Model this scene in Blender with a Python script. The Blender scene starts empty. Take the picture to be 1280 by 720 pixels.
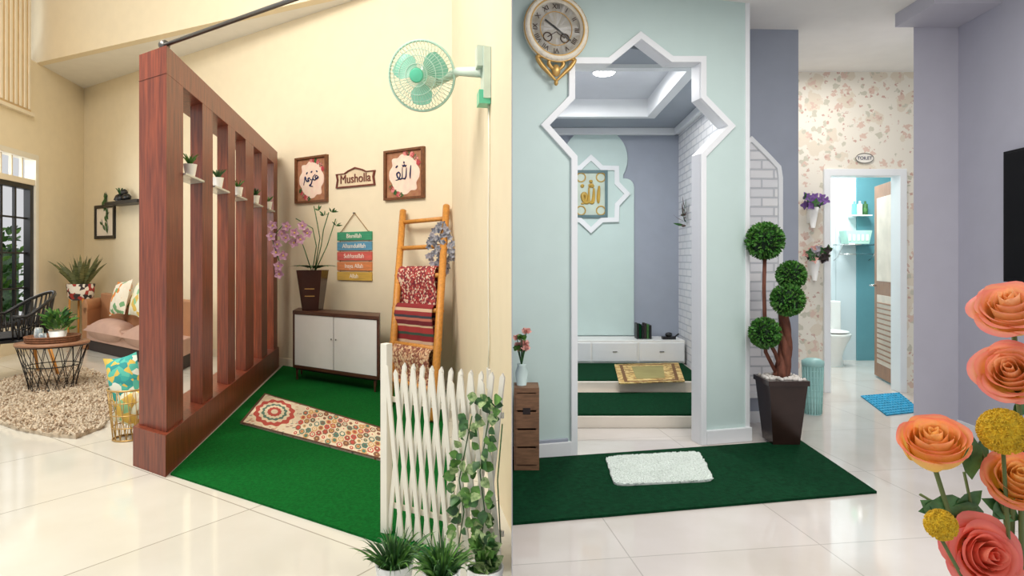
import bpy, math, random
from mathutils import Vector, Matrix
random.seed(7)
F=800.0;H=1.3;CX=640.0;HY=325.0
CAM=Vector((0,0,H)); Z=Vector((0,0,1))
sc=bpy.context.scene
sc.view_settings.view_transform='Standard'
# ---------- geometry helpers ----------
def ray(px,py): return Vector(((px-CX)/F,1,-(py-HY)/F))
def FL(px,py,h=0.0):
    d=(H-h)*F/(py-HY); return Vector(((px-CX)/F*d,d,h))
def AT(px,py,d): return CAM+ray(px,py)*d
def basis(o,x,y,z):
    return Matrix(((x[0],y[0],z[0],o[0]),(x[1],y[1],z[1],o[1]),(x[2],y[2],z[2],o[2]),(0,0,0,1)))
def fr(o,d,zdir=None):
    """wall style frame: x along d, y up, z toward room"""
    d=Vector((d[0],d[1],0)).normalized()
    n=Vector((d.y,-d.x,0)) if zdir is None else Vector((zdir[0],zdir[1],0)).normalized()
    return basis(Vector(o),d,Z,n)
def ground(o,d):
    d=Vector((d[0],d[1],0)).normalized()
    return basis(Vector(o),d,Vector((-d.y,d.x,0)),Z)
def frN(o,n,up=Z):
    n=Vector(n).normalized(); x=Vector(up).cross(n).normalized(); y=n.cross(x)
    return basis(Vector(o),x,y,n)
def hit(M,px,py,zoff=0.0):
    x=M.col[0].xyz; y=M.col[1].xyz; n=x.cross(y); o=M.translation+M.col[2].xyz*zoff
    r=ray(px,py); t=(o-CAM).dot(n)/r.dot(n)
    return M.inverted()@(CAM+r*t)
# ---------- materials ----------
def C(r,g,b):
    f=lambda c:(c/12.92 if c<=0.04045 else ((c+0.055)/1.055)**2.4)
    return (f(r/255),f(g/255),f(b/255),1)
def newmat(name):
    m=bpy.data.materials.new(name); m.use_nodes=True
    nt=m.node_tree; b=nt.nodes['Principled BSDF']; return m,nt,b
def coord(nt,scale=(1,1,1),rot=(0,0,0)):
    tc=nt.nodes.new('ShaderNodeTexCoord'); mp=nt.nodes.new('ShaderNodeMapping')
    mp.inputs['Scale'].default_value=scale; mp.inputs['Rotation'].default_value=rot
    nt.links.new(tc.outputs['Object'],mp.inputs['Vector']); return mp.outputs[0]
def noise(nt,vec,scale,detail=4):
    n=nt.nodes.new('ShaderNodeTexNoise'); n.inputs['Scale'].default_value=scale; n.inputs['Detail'].default_value=detail
    nt.links.new(vec,n.inputs['Vector']); return n.outputs['Fac']
def ramp(nt,fac,stops,const=False):
    r=nt.nodes.new('ShaderNodeValToRGB'); e=r.color_ramp.elements
    if const: r.color_ramp.interpolation='CONSTANT'
    while len(e)<len(stops): e.new(0.5)
    for i,(p,c) in enumerate(stops): e[i].position=p; e[i].color=c
    nt.links.new(fac,r.inputs[0]); return r.outputs[0]
def bump(nt,b,h,strength,dist=0.01):
    bp=nt.nodes.new('ShaderNodeBump'); bp.inputs['Strength'].default_value=strength; bp.inputs['Distance'].default_value=dist
    nt.links.new(h,bp.inputs['Height']); nt.links.new(bp.outputs[0],b.inputs['Normal'])
def sh(c,k): return (min(1,c[0]*k),min(1,c[1]*k),min(1,c[2]*k),1)
def mat(name,c,rough=0.5,metal=0,var=0.1,scale=6,stretch=(1,1,1),bmp=0,bscale=80,c2=None,emis=0,trans=0,spec=None):
    m,nt,b=newmat(name)
    v=coord(nt,stretch); n=noise(nt,v,scale)
    col=ramp(nt,n,[(0.3,sh(c,1-var)),(0.7,c2 if c2 else sh(c,1+var))])
    nt.links.new(col,b.inputs['Base Color'])
    b.inputs['Roughness'].default_value=rough; b.inputs['Metallic'].default_value=metal
    if spec is not None: b.inputs['Specular IOR Level'].default_value=spec
    if bmp: bump(nt,b,noise(nt,coord(nt,stretch),bscale,2),bmp)
    if emis: b.inputs['Emission Color'].default_value=c; b.inputs['Emission Strength'].default_value=emis
    if trans: b.inputs['Transmission Weight'].default_value=trans
    return m
def gradmat(name,stops,rough=0.5):
    m,nt,b=newmat(name)
    a=nt.nodes.new('ShaderNodeAttribute'); a.attribute_name='t'
    n=noise(nt,coord(nt),40,2)
    ad=nt.nodes.new('ShaderNodeMath'); ad.operation='MULTIPLY_ADD'; ad.inputs[1].default_value=0.25; 
    nt.links.new(n,ad.inputs[0]); nt.links.new(a.outputs['Fac'],ad.inputs[2])
    sb=nt.nodes.new('ShaderNodeMath'); sb.operation='SUBTRACT'; sb.inputs[1].default_value=0.12
    nt.links.new(ad.outputs[0],sb.inputs[0])
    col=ramp(nt,sb.outputs[0],stops)
    nt.links.new(col,b.inputs['Base Color']); b.inputs['Roughness'].default_value=rough
    tr=nt.nodes.new('ShaderNodeBsdfTranslucent'); nt.links.new(col,tr.inputs[0])
    mx=nt.nodes.new('ShaderNodeMixShader'); mx.inputs[0].default_value=.35
    out=nt.nodes['Material Output']; nt.links.new(b.outputs[0],mx.inputs[1]); nt.links.new(tr.outputs[0],mx.inputs[2]); nt.links.new(mx.outputs[0],out.inputs[0])
    return m
def brickmat(name,c1,c2,mortar,w,h,ms,rough,bs=0.6,rot=(0,0,0),offset=0.5,marble=0,spec=0.5):
    m,nt,b=newmat(name); v=coord(nt,rot=rot)
    br=nt.nodes.new('ShaderNodeTexBrick'); br.inputs['Scale'].default_value=1
    br.inputs['Brick Width'].default_value=w; br.inputs['Row Height'].default_value=h; br.inputs['Mortar Size'].default_value=ms
    br.inputs['Color1'].default_value=c1; br.inputs['Color2'].default_value=c2; br.inputs['Mortar'].default_value=mortar; br.offset=offset
    nt.links.new(v,br.inputs['Vector'])
    out=br.outputs['Color']
    if marble:
        mx=nt.nodes.new('ShaderNodeMixRGB'); mx.blend_type='MULTIPLY'; mx.inputs[0].default_value=marble
        nt.links.new(out,mx.inputs[1]); nt.links.new(ramp(nt,noise(nt,v,1.6,6),[(0.35,C(225,220,210)),(0.65,(1,1,1,1))]),mx.inputs[2]); out=mx.outputs[0]
    nt.links.new(out,b.inputs['Base Color']); b.inputs['Roughness'].default_value=rough
    b.inputs['Specular IOR Level'].default_value=spec
    inv=nt.nodes.new('ShaderNodeMath'); inv.operation='SUBTRACT'; inv.inputs[0].default_value=1; nt.links.new(br.outputs['Fac'],inv.inputs[1])
    if bs: bump(nt,b,inv.outputs[0],bs,0.01)
    return m
def vormat(name,cols,scale,rough=0.8,bmp=0.2,edge=None,stretch=(1,1,1),rot=(0,0,0)):
    m,nt,b=newmat(name); v=coord(nt,stretch,rot)
    vo=nt.nodes.new('ShaderNodeTexVoronoi'); vo.inputs['Scale'].default_value=scale; nt.links.new(v,vo.inputs['Vector'])
    sp=nt.nodes.new('ShaderNodeSeparateColor'); nt.links.new(vo.outputs['Color'],sp.inputs[0])
    n=len(cols); col=ramp(nt,sp.outputs[0],[(i/n,c) for i,c in enumerate(cols)],True)
    if edge:
        mx=nt.nodes.new('ShaderNodeMixRGB'); nt.links.new(ramp(nt,vo.outputs['Distance'],[(0,(0,0,0,1)),(edge[1],(1,1,1,1))],True),mx.inputs[0])
        nt.links.new(col,mx.inputs[1]); mx.inputs[2].default_value=edge[0]; col=mx.outputs[0]
    nt.links.new(col,b.inputs['Base Color']); b.inputs['Roughness'].default_value=rough
    if bmp: bump(nt,b,noise(nt,coord(nt),150,2),bmp)
    return m
def stripemat(name,stops,scale,axis='Y',rough=0.9):
    m,nt,b=newmat(name); v=coord(nt,(scale,)*3)
    s=nt.nodes.new('ShaderNodeSeparateXYZ'); nt.links.new(v,s.inputs[0])
    fr_=nt.nodes.new('ShaderNodeMath'); fr_.operation='FRACT'; nt.links.new(s.outputs[axis],fr_.inputs[0])
    nt.links.new(ramp(nt,fr_.outputs[0],stops,True),b.inputs['Base Color']); b.inputs['Roughness'].default_value=rough
    bump(nt,b,noise(nt,coord(nt),200,2),0.3); return m

cream=mat('cream_paint',C(236,222,192),0.75,var=0.02,bmp=0.03)
cream2=mat('cream_trim',C(236,224,200),0.6,var=0.02)
ceilw=mat('ceiling_white',C(238,236,230),0.8,var=0.02)
woodp=mat('partition_wood',C(108,44,25),0.38,var=0.32,scale=5,stretch=(9,0.7,9),bmp=0.03,c2=C(144,68,40))
woodd=mat('walnut',C(84,50,34),0.45,var=0.25,scale=5,stretch=(1,9,9))
woodl=mat('bamboo_wood',C(205,140,62),0.45,var=0.15,scale=6,stretch=(9,1,9))
white=mat('white_paint',C(240,240,236),0.35,var=0.02)
whitef=mat('fence_white',C(240,236,222),0.5,var=0.03)
black=mat('black_metal',C(22,22,24),0.4,var=0.1)
steel=mat('steel',C(120,118,115),0.3,metal=0.9,var=0.05)
chrome=mat('chrome',C(210,210,210),0.15,metal=1,var=0.02)
gold=mat('gold',C(206,166,96),0.35,metal=0.5,var=0.1)
green_carpet=mat('green_turf',C(12,104,40),0.95,var=0.25,scale=60,bmp=0.8,bscale=350,spec=0.1)
dgreen=mat('dark_green_carpet',C(8,58,32),0.95,var=0.3,scale=40,bmp=0.7,bscale=250,spec=0.1)
beige=mat('beige_shag',C(196,180,158),0.95,var=0.15,scale=25,spec=0.1)
leafg=mat('leaf_green',C(58,112,44),0.5,var=0.35,scale=30,c2=C(110,160,70))
leafd=mat('leaf_dark',C(34,74,38),0.45,var=0.35,scale=30,c2=C(70,120,60))
leafv=mat('leaf_variegated',C(96,142,66),0.5,var=0.3,scale=60,c2=C(190,210,150))
topi=mat('topiary_leaf',C(34,98,32),0.6,var=0.4,scale=40,c2=C(90,160,60))
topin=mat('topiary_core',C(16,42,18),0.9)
mauve=mat('sofa_mauve',C(196,160,144),0.8,var=0.06,bmp=0.1)
tan=mat('sofa_tan',C(172,122,84),0.6,var=0.08,bmp=0.1)
dark=mat('sofa_dark',C(48,38,36),0.8)
mint=mat('mint_paint',C(202,222,217),0.5,var=0.015)
grayb=mat('grayblue_paint',C(160,167,180),0.6,var=0.03)
lav=mat('lavender_paint',C(192,191,202),0.6,var=0.02)
lavd=mat('lavender_paint_wall',C(184,184,197),0.6,var=0.02)
mould=mat('moulding_white',C(238,241,242),0.35,var=0.01)
mintplastic=mat('mint_plastic',C(96,196,160),0.3,var=0.05)
mintcage=mat('cage_mint',C(180,212,194),0.35,var=0.03)
soil=mat('soil',C(50,36,26),0.95,var=0.3,scale=40)
pebble=mat('pebbles',C(225,220,212),0.6,var=0.2,scale=30)
floorL=brickmat('tile_cream',C(226,224,214),C(221,219,209),C(172,168,156),1.0,1.0,0.004,0.08,0.1,rot=(0,0,math.radians(34)),offset=0,marble=0.35)
floorR=brickmat('tile_white',C(216,209,202),C(211,204,197),C(184,178,170),0.9,0.9,0.003,0.06,0.1,rot=(0,0,math.radians(-8)),offset=0,marble=0.5)
wbrick=brickmat('white_brick',C(238,238,238),C(228,230,233),C(200,203,208),0.2,0.075,0.007,0.6,1.0)
btile=brickmat('bath_tile',C(212,224,228),C(206,220,224),C(180,194,198),0.3,0.4,0.004,0.25,0.2,offset=0)

# ---------- mesh builder ----------
class G:
    def __init__(s,name,M=None):
        s.name=name; s.M=M or Matrix.Identity(4); s.v=[];s.f=[];s.mi=[];s.sm=[];s.t=[];s.mats=[]
    def m(s,mt):
        if mt not in s.mats: s.mats.append(mt)
        return s.mats.index(mt)
    def add(s,mt,vs,fs,smooth=False,t=None):
        o=len(s.v); s.v+= [Vector(v) for v in vs]; i=s.m(mt)
        for f in fs: s.f.append([o+k for k in f]); s.mi.append(i); s.sm.append(smooth)
        s.t+= t if t else [0.0]*len(vs)
    def box(s,mt,x0,x1,y0,y1,z0,z1,R=None,smooth=False):
        vs=[Vector((x,y,z)) for x in(x0,x1) for y in(y0,y1) for z in(z0,z1)]
        if R is not None: vs=[R@v for v in vs]
        s.add(mt,vs,[(0,1,3,2),(4,6,7,5),(0,4,5,1),(2,3,7,6),(0,2,6,4),(1,5,7,3)],smooth)
    def prism(s,mt,poly,z0,z1,R=None,smooth=False):
        n=len(poly); vs=[Vector((p[0],p[1],z0)) for p in poly]+[Vector((p[0],p[1],z1)) for p in poly]
        if R is not None: vs=[R@v for v in vs]
        fs=[list(range(n))[::-1],list(range(n,2*n))]+[(i,(i+1)%n,n+(i+1)%n,n+i) for i in range(n)]
        s.add(mt,vs,fs,smooth)
    def ring(s,mt,outer,inner,z0,z1,closed=True):
        n=len(outer); vs=[(p[0],p[1],z) for z in(z0,z1) for L in(outer,inner) for p in L]
        A=lambda z,l,i:(z*2+l)*n+(i%n)
        fs=[]
        for i in range(n if closed else n-1):
            fs+= [(A(1,0,i),A(1,0,i+1),A(1,1,i+1),A(1,1,i)),(A(0,0,i),A(0,1,i),A(0,1,i+1),A(0,0,i+1)),
                  (A(0,0,i),A(0,0,i+1),A(1,0,i+1),A(1,0,i)),(A(0,1,i),A(1,1,i),A(1,1,i+1),A(0,1,i+1))]
        if not closed:
            fs+=[(A(0,0,0),A(1,0,0),A(1,1,0),A(0,1,0)),(A(0,0,n-1),A(0,1,n-1),A(1,1,n-1),A(1,0,n-1))]
        s.add(mt,vs,fs)
    def tube(s,mt,pts,r,n=8,close=False,caps=True):
        pts=[Vector(p) for p in pts]; k=len(pts); rs=r if isinstance(r,(list,tuple)) else [r]*k
        vs=[];fs=[]; prev=None
        for i,p in enumerate(pts):
            a=pts[(i-1)%k] if (i>0 or close) else p; b=pts[(i+1)%k] if (i<k-1 or close) else p
            d=(b-a).normalized() if (b-a).length>1e-9 else Vector((0,0,1))
            if prev is None: prev=d.orthogonal().normalized()
            u=prev-d*prev.dot(d)
            if u.length<1e-6: u=d.orthogonal()
            u.normalize(); prev=u; w=d.cross(u)
            for j in range(n):
                an=2*math.pi*j/n; vs.append(p+(u*math.cos(an)+w*math.sin(an))*rs[i])
        for i in range(k if close else k-1):
            for j in range(n):
                a=i*n+j;b=i*n+(j+1)%n;c=((i+1)%k)*n+(j+1)%n;e=((i+1)%k)*n+j; fs.append((a,b,c,e))
        if caps and not close: fs+= [list(range(n))[::-1],[(k-1)*n+j for j in range(n)]]
        s.add(mt,vs,fs,n>4)
    def cyl(s,mt,a,b,r0,r1=None,n=16): s.tube(mt,[a,b],[r0,r0 if r1 is None else r1],n)
    def ringt(s,mt,c,R,r,ax='y',n=32,m=6,R2=None):
        R2=R2 or R; pts=[]
        for i in range(n):
            a=2*math.pi*i/n; x=R*math.cos(a); y=R2*math.sin(a)
            pts.append(Vector(c)+(Vector((x,0,y)) if ax=='y' else Vector((x,y,0)) if ax=='z' else Vector((0,x,y))))
        s.tube(mt,pts,r,m,close=True)
    def lathe(s,mt,prof,c=(0,0,0),n=28,ax='y',smooth=True):
        vs=[];fs=[];k=len(prof); c=Vector(c)
        for r,h in prof:
            for j in range(n):
                a=2*math.pi*j/n; x,y=r*math.cos(a),r*math.sin(a)
                vs.append(c+(Vector((x,h,y)) if ax=='y' else Vector((x,y,h))))
        for i in range(k-1):
            for j in range(n): fs.append((i*n+j,i*n+(j+1)%n,(i+1)*n+(j+1)%n,(i+1)*n+j))
        fs+= [list(range(n)),[(k-1)*n+j for j in range(n)]]
        s.add(mt,vs,fs,smooth)
    def sph(s,mt,c,r,nu=16,nv=10,R=None,fn=None):
        r=r if isinstance(r,(list,tuple)) else (r,r,r); c=Vector(c); vs=[];fs=[]
        for i in range(nv+1):
            th=math.pi*i/nv
            for j in range(nu):
                ph=2*math.pi*j/nu
                d=Vector((math.sin(th)*math.cos(ph),math.cos(th),math.sin(th)*math.sin(ph)))
                k=fn(d) if fn else 1
                p=Vector((d.x*r[0],d.y*r[1],d.z*r[2]))*k
                if R is not None: p=R@p
                vs.append(c+p)
        for i in range(nv):
            for j in range(nu): fs.append((i*nu+j,i*nu+(j+1)%nu,(i+1)*nu+(j+1)%nu,(i+1)*nu+j))
        s.add(mt,vs,fs,True)
    def cushion(s,mt,c,w,h,t,R=None,n=8):
        c=Vector(c);vs=[];fs=[]
        for sg in(1,-1):
            for i in range(n+1):
                for j in range(n+1):
                    u=i/n*2-1; v=j/n*2-1
                    k=1-0.1*((1-u*u)*abs(v)**3+(1-v*v)*abs(u)**3)
                    b=(max(0,(1-u**2)*(1-v**2)))**0.45
                    p=Vector((u*w/2*k,v*h/2*k,sg*t/2*b))
                    if R is not None: p=R@p
                    vs.append(c+p)
        N=(n+1)**2
        for q in range(2):
            for i in range(n):
                for j in range(n):
                    a=q*N+i*(n+1)+j; f=(a,a+1,a+n+2,a+n+1); fs.append(f if q==0 else f[::-1])
        s.add(mt,vs,fs,True)
    def leaf(s,mt,b,d,L,W,nrm=None,fold=0.15,droop=0.2):
        b=Vector(b); d=Vector(d).normalized(); nrm=Vector(nrm) if nrm is not None else Vector((random.uniform(-1,1),random.uniform(-1,1),random.uniform(-1,1)))
        sd=d.cross(nrm)
        if sd.length<1e-3: sd=d.orthogonal()
        sd.normalize(); n=sd.cross(d)
        prof=[(0,0),(0.25,0.8),(0.5,1),(0.78,0.6),(1,0)]
        vs=[];
        for t,w in prof:
            ce=b+d*L*t-n*droop*L*t*t
            vs+= [ce, ce+sd*w*W/2+n*fold*W*w, ce-sd*w*W/2+n*fold*W*w]
        fs=[]
        for i in range(4):
            a=i*3;c=(i+1)*3; fs+= [(a,a+1,c+1,c),(a,c,c+2,a+2)]
        s.add(mt,vs,fs,True)
    def blade(s,mt,b,d,L,w,droop=0.4,up=Vector((0,1,0)),n=6,side=None,taper=1.0):
        b=Vector(b); d=Vector(d).normalized(); sd=side if side is not None else d.cross(Vector((random.uniform(-1,1),random.uniform(-.2,.2),random.uniform(-1,1))))
        if sd.length<1e-3: sd=d.orthogonal()
        sd.normalize(); vs=[]
        for i in range(n+1):
            t=i/n; p=b+d*L*t-up*droop*L*t*t*t; ww=w*(1-t**2.2*taper)*(0.6+0.4*min(1,t*4))
            vs+= [p+sd*ww/2,p-sd*ww/2]
        s.add(mt,vs,[(2*i,2*i+1,2*i+3,2*i+2) for i in range(n)],True)
    def done(s,bevel=0,parent=None,sub=0):
        x=s.M.col[0].xyz.normalized(); y=s.M.col[1].xyz.normalized(); z=x.cross(y).normalized()
        R=basis(s.M.translation,x,y,z); T=R.inverted()@s.M
        me=bpy.data.meshes.new(s.name); me.from_pydata([T@v for v in s.v],[],s.f)
        for m_ in s.mats: me.materials.append(m_)
        me.polygons.foreach_set('material_index',s.mi); me.polygons.foreach_set('use_smooth',s.sm)
        if any(s.t):
            a=me.attributes.new('t','FLOAT','POINT'); a.data.foreach_set('value',s.t)
        me.update()
        o=bpy.data.objects.new(s.name,me); sc.collection.objects.link(o); 
        if parent: o.parent=parent
        else: o.matrix_world=R
        if bevel:
            b=o.modifiers.new('b','BEVEL'); b.width=bevel; b.segments=2; b.limit_method='ANGLE'; b.angle_limit=math.radians(50)
        return o
def text(name,s_,parent,loc,size,mt,align='CENTER',ex=0.002):
    cu=bpy.data.curves.new(name,'FONT'); cu.body=s_; cu.size=size; cu.extrude=ex; cu.align_x=align; cu.align_y='CENTER'
    o=bpy.data.objects.new(name+'_c',cu); sc.collection.objects.link(o)
    dg=bpy.context.evaluated_depsgraph_get(); me=bpy.data.meshes.new_from_object(o.evaluated_get(dg))
    bpy.data.objects.remove(o); me.materials.clear(); me.materials.append(mt)
    n=bpy.data.objects.new(name,me); sc.collection.objects.link(n); n.parent=parent; n.location=loc; return n
def offset(poly,d):
    n=len(poly);out=[]
    for i in range(n):
        p0=Vector(poly[i-1][:2]);p1=Vector(poly[i][:2]);p2=Vector(poly[(i+1)%n][:2])
        a=(p1-p0).normalized();b=(p2-p1).normalized()
        na=Vector((a.y,-a.x));nb=Vector((b.y,-b.x)); m_=(na+nb)
        if m_.length<1e-5: m_=na
        m_.normalize(); k=max(0.35,m_.dot(na)); out.append(p1+m_*d/k)
    return out
def slab(name,mt,pts,z0,z1,bevel=0):
    g=G(name); g.prism(mt,[(p[0],p[1]) for p in pts],z0,z1); return g.done(bevel)

# =====================================================  LEFT ROOM
U=Vector((0.83,-0.558,0)).normalized(); V=Vector((-0.177,0.984,0)).normalized()
P0=FL(350,457)
WB=fr(P0,U)
xr=hit(WB,565,325).x; xl=hit(WB,105,325).x
CR=WB@Vector((xr,0,0)); CL=WB@Vector((xl,0,0))
HC=4.2
g=G('wall_back',WB); g.box(cream,xl-0.15,xr,0,HC,-0.15,0); g.done()
# right wedge wall
tt=(0.0-CR.x-0.002)/(-V.x)
E=CR-V*tt
g=G('wall_right'); g.prism(cream,[(CR.x,CR.y),(E.x,E.y),(-0.002,CR.y+0.4),(CR.x+0.05,CR.y+0.4)],0,5.6); g.done()
slab('wall_divider',lavd,[(-0.0015,2.45),(0.0015,2.45),(0.0015,9),(-0.0015,9)],0,5.2)
# left wall with window
LWn=CL-V*5.0
WL=fr(LWn,V)  # x from near to corner (length 5)
def xlw(px): return hit(WL,px,325).x
wx1=xlw(46); yb=hit(WL,20,395).y; yt=hit(WL,30,190).y
wx0=wx1-2.0
g=G('wall_left',WL)
g.box(cream,wx1,5.0,0,HC,-0.15,0); g.box(cream,0,wx0,0,HC,-0.15,0)
g.box(cream,wx0,wx1,0,0.3,-0.15,0); g.box(cream,wx0,wx1,yt,HC,-0.15,0); g.done()
g=G('window_1',WL)
g.ring(mat('win_frame_white',C(232,226,210),0.5,var=0.02),[(wx0-.0,0.3),(wx1,0.3),(wx1,yt),(wx0,yt)],[(wx0+.08,0.38),(wx1-.08,0.38),(wx1-.08,yt-.08),(wx0+.08,yt-.08)],-0.12,0.03)
ya=yt-0.45
g.box(cream2,wx0+.08,wx1-.08,ya,ya+0.08,-0.1,0.02)
g.ring(black,[(wx0+.08,0.38),(wx1-.08,0.38),(wx1-.08,ya),(wx0+.08,ya)],[(wx0+.15,0.45),(wx1-.17,0.45),(wx1-.17,ya-.07),(wx0+.15,ya-.07)],-0.09,0.0)
k=wx1-.45
while k>wx0+.2: g.box(black,k-.02,k+.02,0.4,ya-.02,-0.08,-0.04); k-=.32
for y in (0.9,1.4,1.9): 
    if y<ya: g.box(black,wx0+.1,wx1-.1,y-.012,y+.012,-0.08,-0.04)
k=wx1-.3
while k>wx0+.1: g.box(cream2,k-.015,k+.015,ya+.08,yt-.08,-0.07,-0.03); k-=.25
g.done(0.004)
g=G('hedge',fr(LWn-Vector((1.1,0,0)),V))
g.box(leafd,0,5,0,1.5,-0.4,0)
for i in range(1500):
    p=(random.uniform(0,5),random.uniform(0.1,1.8),random.uniform(-.2,.1)); g.leaf(random.choice([leafg,leafd]),p,(random.uniform(-1,1),random.uniform(0,1),random.uniform(0,1)),.16,.08)
g.done()
# upper left blind/vent
g=G('window_2',WL)
a0=xlw(36); ytt=hit(WL,20,135).y
g.box(mat('blind_tan',C(216,186,140),0.6),a0-1.2,a0,ytt,ytt+1.9,0.0,0.03)
k=a0-.03
while k>a0-1.2: g.box(cream2,k-.05,k,ytt+.04,ytt+1.85,0.03,0.045); k-=.11
g.box(cream2,a0-1.25,a0+.02,ytt-.05,ytt,0,0.07); g.done(0.003)
# ceilings
B1=AT(40,85,2.9/(240/800)); B2=AT(420,0,2.9/(325/800)); dB=(B2-B1).normalized()
B0=B1-dB*1.5; B3=B2+dB*3.4
slab('ceiling',ceilw,[(B0.x,B0.y),(B3.x,B3.y),(0.0,CR.y+.4),(CR.x,CR.y+.2),(CL.x-.2,CL.y+.4)],HC,HC+.12)
nB=Vector((dB.y,-dB.x,0)).normalized()
L=(B3-B0).length
g=G('wall_bulkhead',fr(Vector((B0.x,B0.y,0))+nB*.005,dB)); g.box(cream,0,L,HC-.004,HC+1.4,0,0.12); g.done()
slab('ceiling',ceilw,[(B0.x-.5,B0.y),(B3.x,B3.y),(0,1.0),(-8,1.0)],5.6,5.7)
slab('floor',floorL,[(-9,0.6),(0,0.6),(0,CR.y+.4),(CR.x,CR.y+.2),(CL.x-.3,CL.y+.5),(-9,12)],-0.05,0)
# baseboards
g=G('baseboard_back',WB); g.box(cream2,xl,xr,0,0.1,0,0.012); g.done(0.003)
g=G('baseboard_left',WL); g.box(cream2,wx1,5.0,0,0.1,0,0.012); g.done(0.003)

# partition
A=FL(207,597); Bk=FL(349,459); PV=(Bk-A); PLn=PV.length
MP=fr(A,PV,U)
PT=2.61
def xs(px,zo=-0.03): return hit(MP,px,325,zo).x
g=G('wooden_partition_screen',MP)
Lp=PLn-0.02
g.box(woodp,0,Lp,0,0.25,-0.39,0)
g.box(woodp,0.062,Lp,PT-0.17,PT,-0.36,-0.03)
g.box(woodp,0.055,.13,PT-.172,PT-.168,-0.362,-0.028)
slots=[(229,253),(266,285),(294,307),(317,327),(334,342)]
xa=[(xs(a),xs(b)) for a,b in slots]
g.box(woodp,0.06,xa[0][0],0.25,PT-0.17,-0.36,-0.03)
for i in range(4): g.box(woodp,xa[i][1],xa[i+1][0],0.25,PT-0.17,-0.19,-0.03)
g.box(woodp,xa[4][1],Lp,0.25,PT-0.17,-0.19,-0.03)
glassm=mat('shelf_white',C(225,232,228),0.2)
for i,(a,b) in enumerate(xa):
    g.box(glassm,a+.005,b-.005,1.86,1.875,-0.2,-0.0)
g.done(0.006)
for i,(a,b) in enumerate(xa):
    g=G('potted_succulent',basis(MP@Vector(((a+b)/2,1.876,-0.07)),PV.normalized(),Z,Vector((PV.y,-PV.x,0)).normalized()))
    g.lathe(white,[(0.03,0),(0.045,0.09),(0.04,0.09),(0.035,0.08)],n=16)
    for k in range(26):
        an=random.uniform(0,6.28); g.blade(leafg if i%2==0 else leafd,(0,0.08,0),(math.cos(an)*.6,1,math.sin(an)*.6),random.uniform(.08,.16),.014,0.3)
    g.done()
# curtain rod
ra=MP@Vector((0.12,PT+0.03,-0.1)); 
def inter(P,d,Q,e):
    den=d.x*e.y-d.y*e.x; t=((Q.x-P.x)*e.y-(Q.y-P.y)*e.x)/den; return P+d*t
rb=inter(ra,U,CR,V)
g=G('curtain_rod'); g.cyl(steel,ra,rb,0.013,n=12); g.cyl(steel,ra-U*.01,ra+U*.02,.03); g.cyl(steel,rb-U*.02,rb-U*.002,.03)
g.cyl(steel,ra-Vector((0,0,.03)),ra,0.012)
g.done()
# green carpet
cA=FL(213,594); cB=FL(556,706); 
slab('green_carpet',green_carpet,[(cA.x,cA.y),(cB.x,cB.y),(CR.x-.03,CR.y-.03),(P0.x+.06,P0.y-.06)],0.0,0.012)
# patterned prayer mat
a=FL(300,530,.012);b=FL(331,493,.012);c=FL(481,578,.012);d=FL(483,538,.012)
mosaic=vormat('mosaic_rug',[C(226,206,172),C(196,120,100),C(222,200,168),C(120,140,122),C(230,214,186),C(206,160,120),C(150,90,76),C(232,218,194)],26,bmp=0.3,edge=(C(232,218,194),0.35))
g=G('patterned_prayer_mat',ground(a,c-a)); I=g.M.inverted()
q=[I@p for p in(a,c,d,b)]
q=[(p.x,p.y) for p in q]
g.prism(mosaic,q,0.001,0.012)
g.ring(mat('mat_border',C(96,60,44),0.9),q,offset(q,-0.02),0.001,0.014)
mr=mat('mat_red',C(196,84,74),0.9); mcr=mat('mat_cream',C(240,226,200),0.9); mtl=mat('mat_teal',C(94,130,116),0.9)
def bil(u,v):
    p0=Vector(q[0]).lerp(Vector(q[1]),u); p1=Vector(q[3]).lerp(Vector(q[2]),u); return p0.lerp(p1,v)
def flower(R,k,am=.06,cu=.19):
    return [bil(cu+R*.40*(1+am*math.cos(k*a_))*math.cos(a_),.5+R*(1+am*math.cos(k*a_))*math.sin(a_)) for a_ in [2*math.pi*i/64 for i in range(64)]]
for i,(R,mm) in enumerate([(.44,mcr),(.40,mr),(.31,mcr),(.25,mtl),(.2,mcr),(.14,mr),(.07,mcr)]): g.prism(mm,flower(R,12 if i%2 else 16),0.012,0.0135+i*.0007)
hexc=[mcr,mr,mtl,mat('mat_brown',C(140,96,72),.9),mat('mat_ochre',C(214,170,110),.9)]
for i in range(15):
    for j in range(6):
        u=.42+i*.038; v=.1+j*.16+(.08 if i%2 else 0)
        if v>.93 or u>.97: continue
        for s_,zz,mm in((1,.0132,hexc[(i*7+j*3)%5]),(.62,.0140,hexc[(i*3+j*5+1)%5]),(.25,.0147,hexc[(i+j)%5])):
            g.prism(mm,[bil(u+.0205*s_*math.cos(a_*math.pi/3),v+.078*s_*math.sin(a_*math.pi/3)) for a_ in range(6)],.012,zz)
g.done()
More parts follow.
